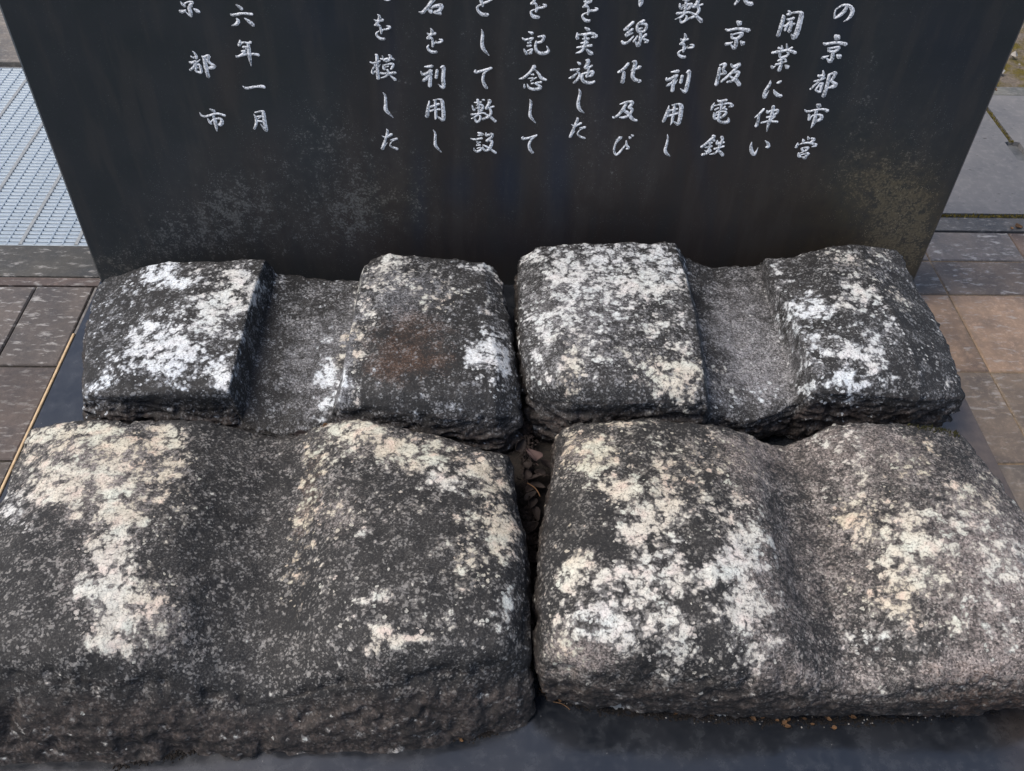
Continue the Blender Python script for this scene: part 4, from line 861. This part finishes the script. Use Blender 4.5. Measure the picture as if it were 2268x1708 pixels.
FRb = [(1280,990,60,40,0,.85,.95),(1339,920,60,16,0,.6,.9),(1240,960,30,40,0,.5,.9),(1325,1053,70,26,0,.8,.8),(1386,1081,80,50,20,.85,.8),(1380,1140,60,50,0,.85,.7),(1400,1190,60,40,0,.8,.6),(1443,1034,120,60,0,.45,.9),
 (1250,1225,46,44,0,.98,.8),(1310,1260,50,24,0,.82,.6),(1391,1270,45,36,0,.95,.6),(1475,1262,46,44,0,.88,.6),(1297,1340,64,44,0,1.05,.45),(1345,1390,50,30,0,.8,.6),(1443,1370,56,56,0,1.05,.6),(1547,1250,32,32,0,.82,.6),(1518,1285,14,10,0,.8,.8),
 (1618,1205,66,76,0,.9,.5),(1618,1310,66,56,0,.85,.6),(1640,1405,56,36,0,.85,.6),(1571,1143,80,36,0,.62,.8),(1571,996,90,60,0,.45,.9),(1216,1398,36,60,0,.55,.85),(1500,1130,40,30,0,.6,.6),(1460,1190,30,30,0,.6,.5),(1240,1150,50,24,0,.5,.9),(1500,1400,30,20,0,.6,.7),(1560,1090,90,30,0,.5,.7),(1430,960,90,30,0,.4,.8),(1650,1130,40,60,0,.5,.6),
 (1974,985,56,40,30,.55,1),(2113,1077,56,34,25,.65,.95),(1850,1127,46,36,0,.62,1),(1974,1186,110,86,0,.78,.8),(1920,1300,90,50,0,.62,.9),(2173,1236,100,130,0,.52,.6),(2075,1355,36,24,0,.7,.85),(1800,935,90,26,0,.42,.6),(1860,988,60,50,0,.48,.6),(1900,1080,60,60,0,.5,.9),(2060,1120,100,50,0,.45,.7),(1880,1380,60,40,0,.4,.5),(2180,1350,60,60,0,.45,.6),(1990,1400,90,30,0,.3,.5)]
FRn = [(1650,1300,70,260,-12,.5),(1230,1400,60,100,0,.5),(1300,1430,140,40,0,.5),(2000,1150,230,230,0,.5),(1790,1250,90,260,-12,.3),(1850,960,120,60,0,.5),(2180,1280,120,200,0,.6),(1250,990,60,60,0,.5),(1620,1000,70,70,0,.35),(1800,1490,400,50,0,.35),(1450,960,250,40,0,.3),(2150,1460,140,50,0,.5)]
fr, FRP = make_stone(FRs, ZD, 10, FRb, [(2150,1480,200,60,0,.6),(1270,990,50,40,0,.2)], FRn, .14, dict(ridge=.6, back=.030, front=-.010, left=-.004, right=.02, bulge=.007, rim=18, drop=.005), .0020,
 "front right weathered stone with a rounded groove and scattered cream lichen rosettes", 4, tonebase=.7, warmth=.8, sidebare=.40, voids=[(1290,1150,50,46,0,.9),(1230,1100,60,60,0,.7),(1500,1190,40,70,0,.6),(1710,1250,60,280,-12,.6),(1200,1180,30,60,0,.5),(1395,1400,26,60,0,.7),(1540,1350,26,60,0,.6),(1430,960,120,40,0,.3),(2080,1340,60,60,0,.4),(2050,980,120,60,0,.3),(1340,1210,60,16,0,.5)])

# ------------------------------------------------------------------ moss, dead leaves, crumbs
def top_z(P):
    T_ = P[P[:, 2] > .03]
    def f(x, y):
        q = np.argmin((T_[:, 0]-x)**2+(T_[:, 1]-y)**2); return T_[q, 2]
    return f
tz = top_z(FRP)
a = back(1960*D, 928*D, .135); b = back(2074*D, 945*D, .12)
moss_strip("moss", [(a[0], a[1]+.004), (b[0], b[1]+.004)], .022, tz, 3, "small patch of dark green moss on the back right corner of the front right stone", hmax=.008, dens=4500)
def leaf_mesh(L, W, curl, seed, nu=7, nv=4):
    rnd = random.Random(seed); V = []; F = []
    b1, b2 = rnd.uniform(-1, 1), rnd.uniform(-1, 1)
    for i in range(nu+1):
        t = i/nu; w = W*math.sin(math.pi*min(1, t**.8))**.8*(1-.25*t)+.0006
        for j in range(-nv, nv+1):
            s = j/nv; x = (t-.5)*L; y = s*w*(1+.07*math.sin(i*5+j))
            z = curl*(s*s*w*1.3+.35*L*(t-.5)**2*2)+.04*W*math.sin(6*t+4*s+b1*3)+abs(s)*.12*w*b2
            V.append((x, y, z))
    c = 2*nv+1
    for i in range(nu):
        for j in range(2*nv): k = i*c+j; F.append((k, k+1, k+c+1, k+c))
    # stalk and midrib
    k = len(V); V += [(-L*.5, -.0006, .0005), (-L*.5, .0006, .0005), (-L*.78, .0005, .003), (-L*.78, -.0005, .003)]; F.append((k, k+1, k+2, k+3))
    me = mesh_py("leaf", V, F, True)
    return me
def leaf(px, py, z, L, W, rz, tilt, seed, label, mat=M_leaf, name="dead_leaf", grp=None, curl=.6, cat="leaf"):
    p = back(px, py, z)
    o = new_obj(name, leaf_mesh(L, W, curl, seed), mat, None, tuple(p)); o.rotation_euler = (tilt[0], tilt[1], rz)
    sol = o.modifiers.new("thickness", 'SOLIDIFY'); sol.thickness = .0004
    tag(o, label, cat, grp); return o
leaf(1176, 1012, .085, .038, .014, 1.9, (.5, .3), 1, "large dull pink brown dead leaf on top of the litter between the four stones", M_leafbig)
leaf(1150, 985, .075, .026, .010, .9, (.9, -.2), 2, "reddish brown curled leaf wedged high in the gap under the back left stone")
leaf(1205, 1030, .060, .022, .009, 2.6, (.3, -.5), 3, "small dark curled leaf against the front right stone in the gap")
for i, (x, y, z) in enumerate([(1165, 1050, .06), (1182, 1062, .06), (1172, 1085, .05), (1190, 1080, .05), (1175, 1115, .045), (1188, 1140, .04), (1180, 1170, .03), (1186, 1205, .02), (1180, 1240, .015), (1150, 960, .03), (1150, 930, .02), (1165, 1035, .065), (1195, 1050, .06), (1178, 1100, .05)]):
    leaf(x, y, z, prng.uniform(.018, .032), prng.uniform(.006, .011), prng.uniform(0, 6.28), (prng.uniform(-.6, .6), prng.uniform(-.6, .6)), 10+i,
         "shrivelled dark brown leaf packed in the litter filling the narrow gap", grp="leaves packed in the gap between the stones")
leaf(722, 944, .120, .012, .004, .5, (.5, .4), 41, "tiny bright red brown leaf scrap between the back left and front left stones", M_scrap)
leaf(668, 962, .095, .022, .005, .2, (.3, .1), 42, "thin curled brown leaf in the seam behind the front left stone's groove")
scraps = [(1205, 1532), (1216, 1545), (1228, 1540), (1240, 1552), (1300, 1560), (1470, 1572), (1500, 1578), (1662, 1588), (1668, 1592), (1722, 1596), (1738, 1600), (1748, 1594), (1782, 1592), (1800, 1604), (1836, 1594), (1848, 1612), (1890, 1590), (2156, 1562), (787, 1644), (796, 1650), (822, 1649), (1022, 1640), (1036, 1634), (1745, 1610), (1690, 1590), (1580, 1580)]
for i, (x, y) in enumerate(scraps):
    L_ = prng.uniform(.004, .009)
    leaf(x, y, .002, L_, L_*prng.uniform(.2, .4), prng.uniform(-.8, .8), (prng.uniform(-.3, .3), prng.uniform(-.3, .3)), 60+i,
         ("tiny orange brown leaf scrap on the base at the foot of the front right stone" if x > 1120 else "tiny orange brown leaf scrap on the base at the foot of the front left stone"), M_scrap, "leaf_scrap", ("leaf scraps along the foot of the front right stone" if x > 1120 else "leaf scraps along the foot of the front left stone"), .5, "leaf scrap")
leaf(2255, 503, ZG+.003, .022, .007, .2, (.2, .2), 90, "orange dead leaf on the narrow kerb beside the concrete cover at right", M_scrap)
leaf(2240, 506, ZG+.003, .012, .004, 1.2, (.2, .2), 91, "small broken orange leaf just left of the larger one on the narrow kerb", M_scrap)
leaf(2204, 198, .43, .008, .0025, 1.2, (1.4, .2), 92, "tiny pale leaf scrap clinging near the right edge of the dark slab", M_scrap)
bpy.data.objects[-1] if False else None
def twig(px, py, px2, py2, z, r_, label, grp=None):
    a, b = back(px, py, z), back(px2, py2, z); n = 6; V = []; F = []
    d = (b-a); L_ = np.linalg.norm(d); s = np.array([-d[1], d[0], 0])/L_
    for i in range(n+1):
        c = (a+d*i/n)-a+s*math.sin(i/n*3.1)*L_*.12
        for q in range(5):
            an = q*1.2566; V.append(tuple(c+s*r_*math.cos(an)+np.array([0, 0, r_])*math.sin(an)))
    for i in range(n):
        for q in range(5): F.append((i*5+q, i*5+(q+1) % 5, i*5+5+(q+1) % 5, i*5+5+q))
    o = new_obj("twig", mesh_py("twig", V, F), M_scrap, None, tuple(a)); tag(o, label, "twig", grp)
twig(1225, 1555, 1262, 1572, .003, .0006, "thin pale twig on the base at the left foot of the front right stone")
twig(780, 1640, 812, 1652, .003, .0008, "short orange twig on the base at the foot of the front left stone")
twig(1022, 1642, 1030, 1622, .003, .0007, "bent brown stem near the right foot of the front left stone")
twig(1168, 1070, 1196, 1100, .062, .0008, "thin dark stem crossing the litter in the gap")
# crumbs of earth and stone along the feet and in the gap
def crumbs(name, pts, w, z, n, seed, label, mat=M_dirt, smin=.0008, smax=.003):
    rnd = random.Random(seed); V = []; F = []
    for _ in range(n):
        i = rnd.randrange(len(pts)-1); a, b = pts[i], pts[i+1]; t_ = rnd.random()
        x = a[0]+(b[0]-a[0])*t_+rnd.gauss(0, w*.4); y = a[1]+(b[1]-a[1])*t_+rnd.gauss(0, w); s = rnd.uniform(smin, smax); k = len(V)
        zz = z if not callable(z) else z(x, y, rnd)
        for (p, q, c) in ((1, 0, 0), (0, 1, 0), (-1, 0, 0), (0, -1, 0), (0, 0, 1)):
            V.append((x+p*s*rnd.uniform(.5, 1.2), y+q*s*rnd.uniform(.5, 1.2), zz+c*s*rnd.uniform(.5, 1.1)))
        for q in range(4): F.append((k+q, k+(q+1) % 4, k+4))
        F.append((k+3, k+2, k+1, k))
    o = new_obj(name, mesh_py(name, V, F), mat); tag(o, label, None, None, 'stuff'); return o
def bk_(L, z=0): return [tuple(back(x*D, y*D, z)[:2]) for x, y in L]
foot = bk_([(1165, 1492), (1250, 1520), (1350, 1536), (1450, 1542), (1550, 1550), (1700, 1556), (1850, 1556), (2000, 1545), (2150, 1530)])
crumbs("dirt_crumbs", foot, .004, .0, 1800, 21, "dark dirt and grit collected along the foot of the front right stone")
crumbs("grit", foot, .005, .0, 110, 22, "pale grit grains along the foot of the front right stone", M_gravel, .0006, .0018)
foot2 = bk_([(250, 1655), (400, 1625), (550, 1602), (700, 1592), (850, 1598), (1000, 1592), (1080, 1570)])
crumbs("dirt_crumbs", foot2, .0035, .0, 1500, 23, "dark dirt along the foot of the front left stone")
gap = [(.012, -.40), (.018, -.50), (.016, -.60), (.016, -.70)]
crumbs("leaf_litter", gap, .014, lambda x, y, r: max(.0, .055-(max(0, -.52-y))*.28)*r.uniform(.6, 1.0), 2600, 24, "dark crumbled leaf litter filling the gap between the stones", M_leaf, .001, .004)
# heap of soil under the litter
n = 24; V = []; F = []
for i in range(n+1):
    y = -.34-.44*i/n; h = max(.002, .038-max(0, -.52-y)*.28-max(0, y+.47)*.5)
    for j in range(9): V.append((.014-.05+.0125*j, y, h+.006*mnoise.noise(Vector((j*.7, y*60, 0)))))
for i in range(n):
    for j in range(8): k = i*9+j; F.append((k, k+1, k+10, k+9))
tag(new_obj("litter_soil", mesh_py("litter_soil", V, F, True), M_dirt), "dark soil heaped under the leaf litter in the gap", None, None, 'stuff')
moss_strip("moss", [(.006, -.60), (.010, -.86)], .012, .012, 31, "dark moss low in the gap between the two front stones", hmax=.010, dens=5000)
# pale cement smears where the front right stone is bedded
def smear(pts, w, label, seed):
    rnd = random.Random(seed); V = []; F = []; P_ = bk_(pts)
    n = 26; c = catmull(np.array(P_), 6)
    for i, p in enumerate(c):
        ww = w*(.35+.65*abs(math.sin(i*1.1+seed)))*rnd.uniform(.6, 1.2)*math.sin(math.pi*(i+.5)/len(c))
        V += [(p[0], p[1]+.010, .012), (p[0], p[1]+.0005, .004), (p[0]+rnd.uniform(-.001, .001), p[1]-ww, .0006)]
    for i in range(len(c)-1):
        k = 3*i; F += [(k, k+1, k+4, k+3), (k+1, k+2, k+5, k+4)]
    tag(new_obj("cement_smear", mesh_py("cement_smear", V, F, True), M_cem), label, "cement")
smear([(1290, 1518), (1330, 1524), (1365, 1530)], .006, "pale grey cement smear under the front right stone, the leftmost of three", 1)
smear([(1445, 1530), (1475, 1534)], .004, "short pale cement smear between the two longer ones under the front right stone", 2)
smear([(1520, 1538), (1560, 1541), (1600, 1545)], .0045, "thin pale cement smear under the middle of the front right stone", 3)
